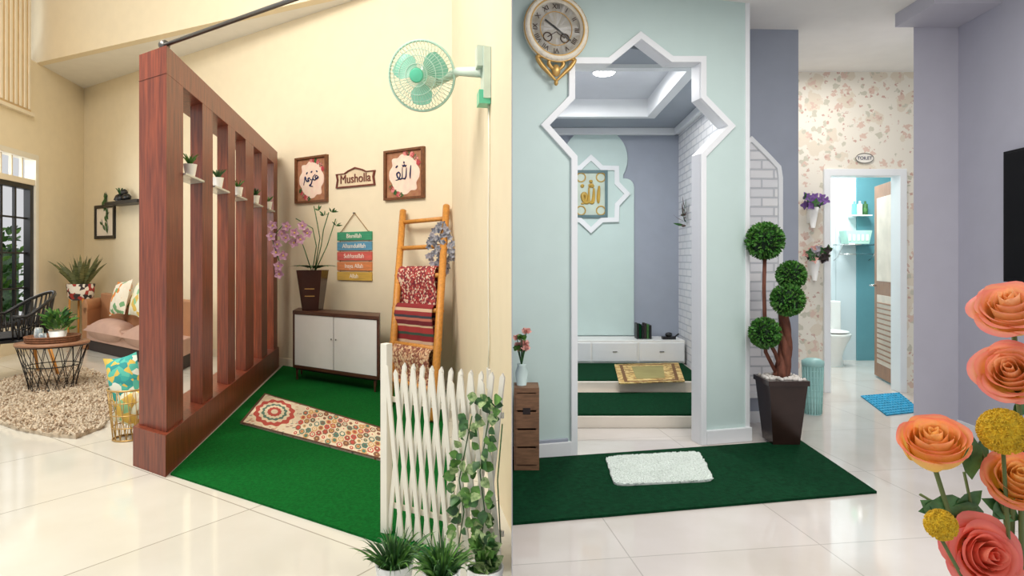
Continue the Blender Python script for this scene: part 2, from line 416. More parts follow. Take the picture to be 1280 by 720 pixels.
# cabinet
MCo=FL(366,476); MCo.z=.013; MC=fr(MCo,U,-V)
cw=hit(MC,474,380).x; ch=hit(MC,366,388).y
cd=0.42
g=G('white_door_cabinet',MC)
lh=0.13
g.box(woodd,0,cw,ch-.035,ch,-cd,0.015); g.box(woodd,0,cw,lh,lh+.03,-cd,0)
g.box(woodd,0,.03,lh,ch-.035,-cd,0); g.box(woodd,cw-.03,cw,lh,ch-.035,-cd,0); g.box(woodd,0.03,cw-.03,lh+.03,ch-.035,-cd,-cd+.02)
hw=(cw-.06)/2
for i in range(2):
    x0=.034+i*hw; g.box(white,x0,x0+hw-.008,lh+.035,ch-.04,-.02,.004)
    xk=x0+hw-.04 if i==0 else x0+.03
    g.cyl(steel,(xk,(lh+ch)/2+.04,.004),(xk,(lh+ch)/2+.04,.022),.008)
for x in(.06,cw-.06):
    for z in(-.05,-cd+.05): g.cyl(woodd,(x,0.0,z),(x,lh,z),.014,.022,10)
g.box(black,.05,cw-.05,lh-.02,lh,-cd+.04,-.03)
g.done(0.004)
# vase with orchids on cabinet
MV=fr(MC@Vector((hit(MC,391,378,-.2).x,ch+.001,-.2)),(1,0,0))
vd=MV.translation.y; sV=vd/800
g=G('orchid_vase',MV)
vh=50*sV
dv=mat('vase_brown',C(58,30,22),0.25,var=0.2)
def tap(g,mt,w0,w1,y0,y1,inner=None):
    vs=[(sx*w*.5,y,sz*w*.5) for y,w in((y0,w0),(y1,w1)) for sx,sz in((-1,-1),(1,-1),(1,1),(-1,1))]
    g.add(mt,vs,[(3,2,1,0),(4,5,6,7)]+[(i,(i+1)%4,4+(i+1)%4,4+i) for i in range(4)])
tap(g,dv,20*sV,31*sV,0,vh)
for k in range(3): g.box(gold,-6*sV,6*sV,vh*(.35+k*.18),vh*(.37+k*.18),13*sV*.9,13.2*sV)
orch=mat('orchid_petal',C(186,110,158),0.5,var=0.3,scale=40,c2=C(232,190,214)); orchy=mat('orchid_center',C(230,200,90),0.5)
def P(px,py,z=0): return Vector(((px-391)*sV,(380-py)*sV,z))
for k in range(9):
    an=k*.7; g.leaf(leafd,P(392+math.cos(an)*6,328),(math.cos(an),.5,math.sin(an)),.2,.07,(0,1,0),droop=.4)
stems=[[(389,330),(380,300),(372,282),(352,274),(342,290),(350,325)],[(391,330),(396,300),(392,278),(372,266)],[(395,330),(402,300),(405,280),(412,258)],[(393,330),(400,290),(396,262),(392,250)],[(396,330),(410,300),(420,266)]]
for i,st in enumerate(stems):
    pts=[P(x,y,random.uniform(-.03,.06)) for x,y in st]; g.tube(leafd,pts,.0055,5)
for (x,y) in [(345,275),(354,285),(348,298),(357,312),(343,288),(362,276),(372,284),(368,296),(352,325),(378,292),(360,290),(346,308),(380,275),(350,335),(385,284)]:
    c0=P(x,y,random.uniform(0,.1)); tw=random.uniform(0,6.28)
    for k in range(5):
        an=tw+k*2*math.pi/5; g.leaf(orch,c0,(math.cos(an),math.sin(an),.35),.06,.05,(0,0,1),droop=.1)
    g.sph(orchy,c0+Vector((0,0,.015)),.01,8,6)
for x,y in [(405,262),(415,258),(398,256),(420,275)]:
    for k in range(4): g.leaf(leafd,P(x,y),(random.uniform(-1,1),random.uniform(0,1),random.uniform(-.5,.5)),.07,.02)
g.done()
# wall frames
def quadw(M,x0,y0,x1,y1):
    a=hit(M,x0,y1);b=hit(M,x1,y0); 
    return a.x,b.x,a.y,b.y
frm=mat('frame_wood',C(112,70,42),0.5,var=0.3,stretch=(5,5,5)); pinkp=mat('frame_paper_wood',C(196,144,104),0.7,var=0.2,scale=18,c2=C(156,98,72))
paper=mat('paper',C(246,236,222),0.8,var=0.02); ink=mat('ink_navy',C(30,36,80),0.7)
pbeige=mat('paper_beige',C(244,226,204),0.8,var=0.03,scale=14,c2=C(240,206,190))
fl_red=mat('flower_red',C(186,70,76),0.7); fl_pink=mat('flower_pink',C(224,140,136),0.7)
def stroke(g,mt,pts,r,z=0.02):
    P_=[Vector((p[0],p[1],z)) for p in pts]; out=[]
    for i in range(len(P_)-1):
        a=P_[max(0,i-1)];b=P_[i];c=P_[i+1];d=P_[min(len(P_)-1,i+2)]
        for k in range(5):
            t=k/5; out.append(0.5*((2*b)+(c-a)*t+(2*a-5*b+4*c-d)*t*t+(3*b-a-3*c+d)*t**3))
    out.append(P_[-1]); n=len(out); g.tube(mt,out,[r*(0.45+0.7*math.sin(math.pi*(i+.5)/n)) for i in range(n)],6)
allah=[[(.33,.45),(.30,.0),(.30,-.28)],[(.12,.35),(.10,-.1),(.04,-.25),(-.08,-.22)],[(-.08,.38),(-.08,-.05),(-.1,-.22),(-.2,-.25),(-.3,-.15),(-.34,.05),(-.25,.12),(-.18,-.02),(-.25,-.25),(-.4,-.3)],[(.12,.48),(.06,.42),(.02,.5),(-.04,.43),(-.08,.52)],[(.0,.7),(.0,.58)],[(-.4,.4),(-.3,.5)]]
muh=[[(.42,.12),(.3,.22),(.24,.1),(.34,.02),(.42,.12),(.2,-.05),(.1,.12),(.24,.3)],[(.1,.12),(.0,-.25),(-.1,-.35),(.1,-.42)],[(.1,-.02),(-.05,.0),(-.12,.12),(-.2,.02),(-.14,-.06),(-.28,-.06),(-.36,.2),(-.4,.0),(-.46,-.3)],[(-.02,.42),(.06,.5)],[(-.3,.36),(-.22,.46)],[(.3,.5),(.36,.42)]]
def artframe(px0,py0,px1,py1,sts):
    x0,x1,y0,y1=quadw(WB,px0,py0,px1,py1); w=x1-x0;h=y1-y0
    g=G('calligraphy_picture_frame',WB@Matrix.Translation(((x0+x1)/2,(y0+y1)/2,0)))
    o=[(-w/2,-h/2),(w/2,-h/2),(w/2,h/2),(-w/2,h/2)]; i=[(p[0]*.88,p[1]*.91) for p in o]
    g.ring(frm,o,i,0.001,0.035); g.prism(pinkp,i,0.001,0.012)
    pts=[(w*.35*(1+.1*math.cos(8*a_))*math.copysign(abs(math.cos(a_))**.7,math.cos(a_)),h*.38*(1+.07*math.cos(8*a_))*math.copysign(abs(math.sin(a_))**.7,math.sin(a_))) for a_ in [2*math.pi*k/64 for k in range(64)]]
    g.prism(pbeige,pts,0.012,0.015)
    for s_ in sts: stroke(g,ink,[(p[0]*w*.52,p[1]*h*.36) for p in s_],.008,0.018)
    for k in range(15):
        a_=(.55 if k<8 else 3.7)+(k%8)*.14+random.uniform(-.08,.08); c=Vector((math.cos(a_)*w*.40,math.sin(a_)*h*.42,.016))
        for j in range(5):
            an=j*1.256; g.leaf([fl_red,fl_pink,leafd][k%3],c,(math.cos(an),math.sin(an),.1),.036,.028,(0,0,1))
    g.done()
artframe(371,193,411,255,muh); artframe(482,183,532,251,allah)
# Musholla sign
x0,x1,y0,y1=quadw(WB,421,206,470,237); w=x1-x0;h=y1-y0
g=G('musholla_sign',WB@Matrix.Translation(((x0+x1)/2,(y0+y1)/2,0)))
o=[(-w/2,-h*.4),(w/2,-h*.4),(w*.47,0),(w/2,h*.3),(w*.28,h*.3),(w*.18,h*.42),(0,h*.55),(-w*.18,h*.42),(-w*.28,h*.3),(-w/2,h*.3),(-w*.47,0)]
bw=mat('sign_wood',C(110,52,38),0.5); o=[(p[0],p[1]-h*.05) for p in o]
g.ring(bw,o,[(p[0]*.93,p[1]*.86) for p in o],0.001,.02); g.prism(mat('sign_back',C(226,206,172),0.7),[(p[0]*.92,p[1]*.86) for p in o],0.001,.008)
ob=g.done(); text('lettering','Musholla',ob,(0,-h*.06,.01),h*.6,bw,ex=.006)
# hanging plank sign
x0,x1,y0,y1=quadw(WB,423,288,466,351); w=x1-x0;h=y1-y0
g=G('hanging_plank_sign',WB@Matrix.Translation(((x0+x1)/2,(y0+y1)/2,0)))
cols=[C(60,150,110),C(90,150,180),C(210,96,84),C(218,134,80),C(208,168,74)]
ph=h/5; words=['Bismillah','Alhamdulillah','Subhanallah','Insya Allah','Allah']
rope=mat('rope',C(150,116,74),0.9)
pos=[]
for k in range(5):
    yy=h/2-ph*(k+.5); g.box(mat('plank_%d'%k,cols[k],0.6,var=.15,stretch=(1,8,1)),-w/2,w/2,yy-ph*.42,yy+ph*.42,0.004,.02); pos.append(yy)
for sx in(-.42,.42): g.cyl(rope,(sx*w,-h/2+.02,.012),(sx*w,h/2,.012),.004,n=6); g.cyl(rope,(sx*w,h/2-.02,.012),(0,h/2+.2,.012),.005,n=6)
g.cyl(steel,(0,h/2+.2,0.001),(0,h/2+.2,.03),.008)
ob=g.done(.002)
for k in range(5): text('lettering',words[k],ob,(0,pos[k],.021),ph*.62,paper)
# ladder
tp1=WB@(hit(WB,508,264)+Vector((0,0,.05))); tp2=WB@(hit(WB,562,258)+Vector((0,0,.05)))
bt1=FL(486,508,.014); bt2=FL(541,528,.014)
g=G('bamboo_ladder')
g.tube(woodl,[bt1+Vector((0,0,.01)),tp1],.034,10); g.tube(woodl,[bt2+Vector((0,0,.01)),tp2],.034,10)
for t in(.12,.29,.46,.63,.78,.93): g.tube(woodl,[bt1.lerp(tp1,t)-U*.03,bt2.lerp(tp2,t)+U*.03],.022,8)
g.done()
def drape(name,t1,t0,mt,off,wa=.08,wb=.92):
    a1=bt1.lerp(tp1,t1); a2=bt2.lerp(tp2,t1)
    X=(a2-a1); M=basis(a1.lerp(a2,wa),X.normalized(),Z,Vector((X.normalized().y,-X.normalized().x,0)).normalized())
    g=G(name,M); Wd=X.length*(wb-wa); Hh=(a1.z-(bt1.lerp(tp1,t0)).z); N=16; vs=[];fs=[]
    prof=[(-.04,-Hh*.75),(-.035,-.02),(-.015,.024),(.015,.027),(.036,.0)]+[(.04+.012*math.sin(k*1.3),-Hh*k/6) for k in range(1,7)]
    for i in range(N+1):
        for (z,y) in prof: vs.append((Wd*i/N,y+.006*math.sin(i*.9)*(1 if y<-.03 else 0),z+.008*math.sin(i*1.1)*(1 if y<-.03 else 0)+off))
    m_=len(prof)
    for i in range(N):
        for j in range(m_-1): fs.append((i*m_+j,(i+1)*m_+j,(i+1)*m_+j+1,i*m_+j+1))
    g.add(mt,vs,fs,True); o=g.done(); s_=o.modifiers.new('s','SOLIDIFY'); s_.thickness=.012
t_red=vormat('textile_red',[C(150,46,46),C(226,200,176),C(120,40,54),C(186,80,74)],60,bmp=.3)
t_str=stripemat('textile_stripe',[(0,C(140,40,44)),(.16,C(60,84,70)),(.24,C(176,60,60)),(.42,C(222,196,160)),(.48,C(120,38,48)),(.62,C(200,120,100)),(.7,C(60,64,74)),(.78,C(150,50,52)),(.9,C(214,180,150))],3.4)
t_pat=vormat('textile_brown',[C(160,112,84),C(222,196,160),C(136,76,62),C(206,160,124)],55,bmp=.3)
drape('prayer_rug',.66,.44,t_red,0.0); drape('prayer_rug',.47,.24,t_str,.0); drape('prayer_rug',.27,.08,t_pat,0)
# blue flower bunch at ladder
g=G('dried_flower_bunch',fr(tp2-(tp2-bt2)*.10+Vector((-.03,-.08,0)),(1,0,0)))
fb=mat('blossom_blue',C(60,70,100),0.7,var=.4,scale=30,c2=C(190,190,200)); fbw=mat('blossom_grey',C(170,165,175),.8)
for k in range(85):
    y=-random.uniform(0.0,.5); w_=.1*math.sin(math.pi*min(1,(-y)/.5))+.03
    c=Vector((random.uniform(-w_,w_),y,random.uniform(0,w_)))
    for j in range(5):
        an=j*1.256+k; g.leaf(fb if k%3 else fbw,c,(math.cos(an),math.sin(an),.4),.033,.026,(0,0,1))
g.tube(rope,[(0.02,0.0,0.03),(0,-.1,.03),(0,-.4,.03)],.006,6)
g.done()
# fan
fc=AT(527,95,4.05); fm=inter(Vector((0,0,0)),ray(612,95),CR,V); fm.z=H+ (HY-90)/F*fm.y
nf=Vector((-.18,-.92,-.22)).normalized()
MF=frN(fc,nf); I=MF.inverted()
g=G('wall_mounted_fan',MF); Rf=.215
for k in range(52):
    an=2*math.pi*k/52; cs,sn=math.cos(an),math.sin(an); a2=an+.18; c2,s2=math.cos(a2),math.sin(a2)
    g.tube(mintcage,[(cs*.045,sn*.045,.10),(c2*Rf*.55,s2*Rf*.55,.085),(c2*Rf*.9,s2*Rf*.9,.045),(c2*Rf,s2*Rf,0)],.0022,4)
    g.tube(mintcage,[(cs*.06,sn*.06,-.09),(cs*Rf*.6,sn*Rf*.6,-.075),(cs*Rf*.9,sn*Rf*.9,-.04),(cs*Rf,sn*Rf,0)],.0022,4)
g.ringt(mintcage,(0,0,0),Rf,.009,'z',48); 
for rr,z in((.07,.1),(.12,.085),(.16,.066)): g.ringt(mintcage,(0,0,z),rr,.0028,'z',40,5)
g.lathe(mintplastic,[(.001,.108),(.04,.106),(.047,.095),(.001,.09)],ax='z')
blade=mat('fan_blade',C(150,214,190),.3,var=.05)
for k in range(3):
    a0=k*2.094+.5; vs=[];fs=[];n=8
    for i in range(n+1):
        for j in range(n+1):
            r=.03+.15*i/n; wd=(.35+.75*math.sin(math.pi*min(1,i/n*.8+.1)))*.62; an=a0+(j/n-.5)*2*wd
            vs.append((r*math.cos(an),r*math.sin(an),.02+(j/n-.5)*.05))
    for i in range(n):
        for j in range(n): q_=i*(n+1)+j; fs.append((q_,q_+1,q_+n+2,q_+n+1))
    g.add(blade,vs,fs,True)
g.lathe(mintplastic,[(.03,-.03),(.038,0),(.034,.05),(.001,.06)],ax='z')
g.lathe(mat('fan_motor',C(228,234,224),.3),[(.001,-.2),(.05,-.19),(.07,-.15),(.07,-.09),(.03,-.07),(.02,.0)],ax='z')
wl_=I@(fm); 
arm=mat('fan_arm',C(200,216,202),.35)
g.tube(arm,[(0,-.02,-.15),(.0,-.05,-.19),Vector((0,-.02,-.19)).lerp(wl_,.5)+Vector((0,.03,0)),wl_+Vector((-.03,0,0))],[.03,.028,.028,.035],10)
Mw=fr(fm,-V); R_=I@Mw
g.box(arm,-.07,.07,-.17,.13,0.002,.045,R=R_); g.box(mintplastic,-.06,.06,-.2,-.12,.002,.07,R=R_); g.box(arm,-.05,.05,.02,.14,.03,.08,R=R_)
g.done(.004)
g=G('fan_power_cord',fr(fm,-V))
ys=[-.2,-.5,-.9,-1.3,-1.6,-1.75]; g.tube(whitef,[(.02+.02*math.sin(i*2),y,.008) for i,y in enumerate(ys)],.005,6)
g.box(white,-.03,.05,-1.87,-1.75,0.001,.014); g.done()

# shelf/frame on the back wall
x0,x1,y0,y1=quadw(WB,120,255,145,299); g=G('black_picture_frame',WB@Matrix.Translation((x0,y0,0)))
w=x1-x0;h=y1-y0; o=[(0,0),(w,0),(w,h),(0,h)]; g.ring(black,o,offset(o,-.05),.001,.03); g.prism(paper,offset(o,-.05),.001,.01)
for k in range(13): g.leaf(leafd,(w/2+random.uniform(-.12,.12),h*.15+k*.045,.012),(random.uniform(-1,1),1,.05),.2,.08,(0,0,1))
g.done()
x0,x1,y0,y1=quadw(WB,149,253,190,258); g=G('wall_shelf',WB@Matrix.Translation((x0,y0,0))); g.box(black,0,x1-x0,0,.05,.001,.22); g.done(.003)
g=G('shelf_ornaments',WB@Matrix.Translation((x0,y0+.051,0)))
g.lathe(black,[(.05,0),(.09,.03),(.06,.1),(.03,.12)],(.25,0,.1)); g.sph(black,(.45,.06,.1),(.09,.06,.06)); g.sph(black,(.38,.14,.1),(.05,.05,.05)); 
for k in range(12): g.blade(leafd,(.25,.1,.1),(random.uniform(-1,1),1.2,random.uniform(-.5,.5)),.2,.03)
g.done()
# sofa
s0=FL(108,438); s1=FL(187,457); MS=fr(s0,(s1-s0),-V); sl=2.9; sdp=.62
g=G('sofa',MS)
g.box(dark,0.05,sl,0.0,.17,-sdp,-.04); 
for k in range(2): g.cushion(mauve,(.66+k*1.3,.30,-sdp/2+.05),1.36,sdp+.1,.34,R=Matrix.Rotation(math.pi/2,3,'X'),n=10)
g.box(mauve,0.0,sl,.15,.36,-sdp,-.01)
g.box(tan,0,sl,.3,.80,-sdp,-sdp+.16)
g.box(tan,-.2,.0,.0,.62,-sdp,-0.02); g.cyl(tan,(-.1,.62,-sdp),(-.1,.62,-0.02),.11,n=16)
o=g.done(.03)
def cush(name,px,py,sz,mt,tilt):
    p=hit(MS,px,py,-.35); g=G(name,basis(MS@Vector((p.x,p.y,-.33)),(s1-s0).normalized(),Z,Vector(((s1-s0).normalized().y,-(s1-s0).normalized().x,0))))
    g.cushion(mt,(0,0,0),sz,sz,.16,R=Matrix.Rotation(-.25,3,'X')@Matrix.Rotation(tilt,3,'Z')); g.done()
cpat=vormat('cushion_floral',[C(240,232,214),C(236,226,206),C(226,140,60),C(240,232,214),C(120,170,120),C(236,228,210)],14,bmp=.1)
cpat2=vormat('cushion_green',[C(232,236,210),C(150,200,150),C(236,230,200),C(225,190,90),C(236,236,216)],14,bmp=.1)
cush('throw_pillow',152,372,.5,cpat,.1); cush('throw_pillow',177,374,.5,cpat2,-.1)
# snake plant
d_=9.85; pc=AT(101,371,d_); g=G('potted_snake_plant',fr((pc.x,pc.y,0),(1,0,0)))
st=pc.z
for an in(0.78,2.36,3.93,5.5): g.cyl(woodl,(.17*math.cos(an),0,.17*math.sin(an)),(.14*math.cos(an),st,.14*math.sin(an)),.015,n=8)
potm=vormat('pot_pattern',[C(236,226,210),C(170,60,50),C(236,226,210),C(60,50,50)],18,bmp=0)
g.lathe(potm,[(.13,st-.05),(.17,st+.0),(.19,st+.2),(.17,st+.2),(.16,st+.17)]); 
sn=mat('snake_leaf',C(52,78,50),.45,var=.4,scale=12,stretch=(1,8,1),c2=C(140,140,90))
for k in range(34):
    an=k*2.4; r=random.uniform(.15,1.0); g.blade(sn,(.05*math.cos(an),st+.15,.05*math.sin(an)),(math.cos(an)*r*.9,.9,math.sin(an)*r*.6),random.uniform(.4,.66),.07,.15)
g.done()
# shaggy rug
rp=[(-30,492),(20,474),(60,465),(100,462),(128,472),(141,492),(139,515),(128,536),(95,549),(60,546),(20,538),(-30,520)]
rw=[FL(x,y) for x,y in rp]; g=G('shaggy_rug'); g.prism(beige,[(p.x,p.y) for p in rw],0.001,.025)
def inside(x,y,poly):
    c=False;n=len(poly)
    for i in range(n):
        a=poly[i];b=poly[i-1]
        if (a.y>y)!=(b.y>y) and x<(b.x-a.x)*(y-a.y)/(b.y-a.y)+a.x: c=not c
    return c
bx=(min(p.x for p in rw),max(p.x for p in rw),min(p.y for p in rw),max(p.y for p in rw))
beige2=mat('beige_shag_light',C(210,196,174),.95,var=.1)
beige3=mat('beige_shag_dark',C(160,138,114),.95,var=.12)
cnt=0
while cnt<8000:
    x=random.uniform(bx[0]-.03,bx[1]+.03);y=random.uniform(bx[2]-.03,bx[3]+.03)
    if inside(x,y,rw):
        cnt+=1; d=Vector((random.uniform(-1,1),random.uniform(-1,1),random.uniform(.3,.8))).normalized()*random.uniform(.03,.05)
        g.tube(random.choice([beige,beige2,beige2,beige3]),[(x,y,.02),(x+d.x,y+d.y,.02+d.z)],[.013,.006],4)
g.done()
# coffee table
tc=FL(66,489); tc.z=0.03; g=G('wire_coffee_table',fr(tc,(1,0,0))); sT=tc.y/800
th=1.3-.03-(427-325)*sT; rt=39*sT
g.lathe(mat('table_top_wood',C(156,112,84),.5,var=.2,stretch=(1,6,9)),[(.001,th-.025),(rt,th-.025),(rt,th),(.001,th)],n=40)
g.ringt(black,(0,th-.03,0),rt*.96,.007); g.ringt(black,(0,.008,0),rt*.62,.007); g.ringt(black,(0,th*.5,0),rt*.74,.005)
for k in range(16):
    a_=k*2*math.pi/16
    for s_ in(1,-1):
        b_=a_+s_*.5; g.tube(black,[(rt*.96*math.cos(a_),th-.03,rt*.96*math.sin(a_)),(rt*.62*math.cos(b_),.008,rt*.62*math.sin(b_))],.0035,5)
g.done()
wick=mat('wicker',C(128,84,56),.8,var=.35,scale=50,bmp=.6)
g=G('wicker_tray',fr(tc+Vector((0,0,th+.001)),(1,0,0))); g.lathe(wick,[(.2,0),(.23,.06),(.215,.06),(.19,.012),(.001,.012)],n=32)
for k in range(3): g.ringt(wick,(0,.015+.02*k,0),.222+.003*k,.009)
g.done()
g=G('potted_fern',fr(tc+Vector((.05,0,th+.015)),(1,0,0))); g.lathe(white,[(.06,0),(.08,.09),(.07,.09),(.06,.08)])
for k in range(120):
    an=random.uniform(0,6.28); r=random.uniform(.3,1.2); g.leaf(random.choice([leafg,leafg,leafd]),(math.cos(an)*r*.07,.1+random.uniform(0,.14),math.sin(an)*r*.07),(math.cos(an)*r,1-r*.4,math.sin(an)*r),random.uniform(.06,.12),.035)
g.done()
g=G('glass_jar',fr(tc+Vector((-.11,-.04,th+.015)),(1,0,0))); gl=mat('blue_glass',C(190,205,215),.1,trans=.6); g.lathe(gl,[(.035,0),(.042,.05),(.036,.12),(.02,.13)]); g.lathe(gl,[(.03,0),(.034,.05),(.03,.08)],(.075,0,.05)); g.done()
# black rattan chair
cc=FL(20,474); g=G('rattan_armchair',fr(cc,(.8,-.6,0))); 
sh_=.44
for sx in(-.26,.26):
    for sz in(-.25,.25): g.cyl(woodl,(sx*1.25,0,sz*1.2),(sx*.85,sh_,sz*.85),.014,.022,10)
g.box(black,-.27,.27,sh_-.015,sh_+.015,-.26,.27)
g.cushion(mat('seat_pad',C(60,62,66),.9),(0,sh_+.04,0),.5,.5,.09,R=Matrix.Rotation(math.pi/2,3,'X'))
def arc(h,R,n=22,ex=.1): return [Vector((R*math.cos(a_),h+ex*max(0,math.sin(a_)),-R*.95*math.sin(a_))) for a_ in [math.pi*(-.12+1.24*i/n) for i in range(n+1)]]
top=arc(.70,.36,ex=.24); bot=arc(sh_,.28,ex=0)
g.tube(black,top,.019,8); g.tube(black,bot,.014,8); g.tube(black,[a.lerp(b,.5) for a,b in zip(top,bot)],.008,6)
for i in range(23): g.tube(black,[top[i],bot[i]],.009,5)
for i in range(22): g.tube(black,[top[i],bot[i+1]],.006,5)
g.done()
# basket with cushion by the partition
bc=FL(161,548); g=G('wire_basket',fr(bc,(1,0,0))); sB=bc.y/800; rb_=23*sB; hb=62*sB
goldw=mat('gold_wire',C(196,160,100),.35,metal=.6)
for k in range(5): g.ringt(goldw,(0,.006+hb*k/4,0),rb_*(.75+.25*k/4),.004 if 0<k<4 else .007)
for k in range(16):
    a_=k*2*math.pi/16
    for s_ in(.35,-.35): g.tube(goldw,[(rb_*.75*math.cos(a_),.006,rb_*.75*math.sin(a_)),(rb_*math.cos(a_+s_),hb,rb_*math.sin(a_+s_))],.0035,5)
g.done()
teal=vormat('cushion_teal',[C(60,170,160),C(90,190,170),C(235,240,225),C(220,190,90),C(50,150,150)],26,bmp=.1)
g=G('rolled_cushion',fr(bc+Vector((0,0,hb*.75)),(1,0,0))); g.cushion(teal,(-.025,.13,0),.25,.42,.14,R=Matrix.Rotation(.2,3,'Z')); g.cushion(cpat2,(.03,-.03,.03),.2,.3,.12,R=Matrix.Rotation(-.35,3,'Z')); g.done()

# white accordion fence
f0=FL(482,668); f1=FL(640,712); f1.x=-.03; f0.z=f1.z=.013; fd=(f1-f0); fl=fd.length
MFn=fr(f0,fd); g=G('white_picket_fence',MFn)
hF=(668-452)*f0.y/800
def picket(x,ang,z,h=hF,w=.024):
    R=Matrix.Translation((x,0.0,z))@Matrix.Rotation(ang,4,'Z')
    g.prism(whitef,[(-w/2,.0),(w/2,.0),(w/2,h-.02),(0,h),(-w/2,h-.02)],0,.009,R=R)
n=11
for k in range(n):
    x=.07+k*(fl-.13)/(n-1); picket(x-.045 if x>.05 else x,-.12,.0); picket(min(x+.045,fl-.012),.12 if x+.045<fl-.012 else .06,.012,h=hF*random.uniform(.93,1.0))
g.box(whitef,-.015,.025,0,hF*1.09,-.02,.02)
g.box(whitef,0,fl-.01,.12,.145,-.012,-.001); g.box(whitef,0,fl-.01,hF-.2,hF-.175,-.012,-.001)
g.done(.002)
# ivy
g=G('trailing_ivy',MFn)
for (xs_,n_) in (([(590,520),(582,560),(574,600),(580,640),(572,690)],60),([(615,500),(608,540),(600,590),(606,640),(600,690)],70),([(628,530),(622,600),(626,680)],40),([(596,500),(610,498),(622,512)],18)):
    pts=[]
    for (x,y) in xs_:
        p=hit(MFn,x,y,.04); pts.append(Vector((p.x,max(.01,p.y),.04)))
    g.tube(leafd,pts,.003,5)
    for k in range(int(n_*.7)):
        t=random.uniform(0,len(pts)-1.001); i=int(t); p=pts[i].lerp(pts[i+1],t-i)
        lf=random.choice([leafv,leafg,leafg,leafd,leafd]); dd=Vector((random.uniform(-1,1),random.uniform(-.8,.5),random.uniform(.1,.6)))
        q_=p+dd.normalized()*.02
        L_=random.uniform(.035,.06)
        if q_.x<fl-.02: g.leaf(lf,q_,dd,L_,L_*.85,(random.uniform(-.3,.3),.2,1))
g.done()
def grasspot(name,px,py,d,r,n,L,potm_,m2,wd=.012,dr=.5):
    b=AT(px,py,d); g=G(name,fr((b.x,b.y,0),(1,0,0))); h=b.z
    g.lathe(potm_,[(r*.7,0),(r*.8,.02),(r,h),(r*.9,h),(r*.86,h-.02)]); g.lathe(soil,[(.001,h-.02),(r*.86,h-.02)])
    for k in range(n):
        an=random.uniform(0,6.28); q_=random.uniform(.1,1.0)
        g.blade(random.choice(m2),(math.cos(an)*r*.5*q_,h-.02,math.sin(an)*r*.5*q_),(math.cos(an)*q_,1.0,math.sin(an)*q_),L*random.uniform(.6,1.1),wd,dr*random.uniform(.4,1.2))
    g.done()
grasspot('potted_grass',493,703,2.5,.075,190,.2,white,[leafg,leafd,leafd],.01)
grasspot('potted_grass',552,712,2.35,.07,170,.19,white,[leafd,leafg],.012)
b=AT(606,708,2.52)
g=G('potted_pothos',fr((b.x,b.y,0),(1,0,0))); g.lathe(white,[(.06,0),(.075,b.z),(.065,b.z),(.06,b.z-.02)])
for k in range(90):
    an=random.uniform(0,6.28);q_=random.uniform(0,1); dd=Vector((math.cos(an),random.uniform(.2,1.2),math.sin(an)))
    p_=Vector((math.cos(an)*.03*q_,b.z+random.uniform(-.02,.09),math.sin(an)*.03*q_)); g.leaf(random.choice([leafg,leafd,leafv]),p_,dd,.055,.04)
g.done()

# =====================================================  RIGHT ROOM
U2=Vector((2925,800,0)).normalized(); V2=Vector((.0375,1,0)).normalized()
RC=3.15
MA=fr(FL(800,562),U2); HA=lambda px,py:hit(MA,px,py)
xL=(MA.inverted()@inter(MA.translation,U2,Vector((0.002,0,0)),Vector((0,1,0)))).x
xR=HA(935,400).x
AT_=.1
star=[(720,560),(720,196),(685,157),(717,124),(717,80),(762,80),(800,49),(838,78),(875,78),(875,123),(909,158),(875,193),(875,560)]
op=[HA(*p) for p in star]; op=[(p.x,p.y) for p in op]; op[0]=(op[1][0],0); op[-1]=(op[-2][0],0)
g=G('wall_arch',MA)
g.prism(mint,[(xL,0)]+op+[(xR,0),(xR,RC),(xL,RC)],-AT_,0); g.done()
# moulding
g=G('trim_1',MA)
def offopen(pl,d):
    n=len(pl);out=[]
    for i in range(n):
        p1=Vector(pl[i]); a=(p1-Vector(pl[i-1])).normalized() if i>0 else None; b=(Vector(pl[i+1])-p1).normalized() if i<n-1 else None
        if a is None:a=b
        if b is None:b=a
        na=Vector((-a.y,a.x));nb=Vector((-b.y,b.x));m_=(na+nb).normalized(); out.append(p1+m_*d/max(.4,m_.dot(na)))
    return out
g.ring(mould,offopen(op,.04),offopen(op,-.004),.001,.022,closed=False)
g.ring(mould,offopen(op,-.0005),offopen(op,-.006),-AT_-.004,.004,closed=False)
g.done(.003)
g=G('trim_2',MA); g.box(mould,xR-.025,xR+.01,0,RC,-AT_,.01); g.done(.003)
g=G('baseboard_arch',MA)
g.box(mould,xL,op[0][0]-.04,0,.1,0.001,.03); g.box(mould,op[-1][0]+.04,xR+.015,0,.1,0.001,.03)
g.box(grayb,xL+.1,op[0][0]-.06,.1,.12,0.001,.02);g.done(.004)
# return
pe=MA@Vector((xR,0,-AT_)); 
GW=fr(Vector((1.8,5.12,0)),(1,.05,0)); gx1=hit(GW,998,400).x
g=G('wall_return',fr(pe+Vector((-.02,0,0)),Vector((1.8,5.12,0))-pe)); g.box(grayb,0,(Vector((1.8,5.12,0))-pe).length,0,RC,0,.05); g.done()
g=G('wall_side',GW); g.box(grayb,-.02,gx1,0,RC,-.12,0); g.done()
g=G('baseboard_side',GW); g.box(mould,0,gx1,0,.09,0.001,.015); g.done()
# pointed arch panel
pa=[hit(GW,*p) for p in [(900,492),(900,215),(913,205),(920,193),(938,176),(956,194),(971,210),(973,223),(973,492)]]
pa=[(p.x,p.y) for p in pa]
g=G('trim_3',GW); g.prism(wbrick,pa,.001,.006); g.ring(mould,offopen(pa,.025),offopen(pa,-.01),0.001,.03,closed=False); g.box(mould,pa[0][0],pa[-1][0]+.03,pa[0][1]-.03,pa[0][1]+.01,0.001,.04); g.done(.003)
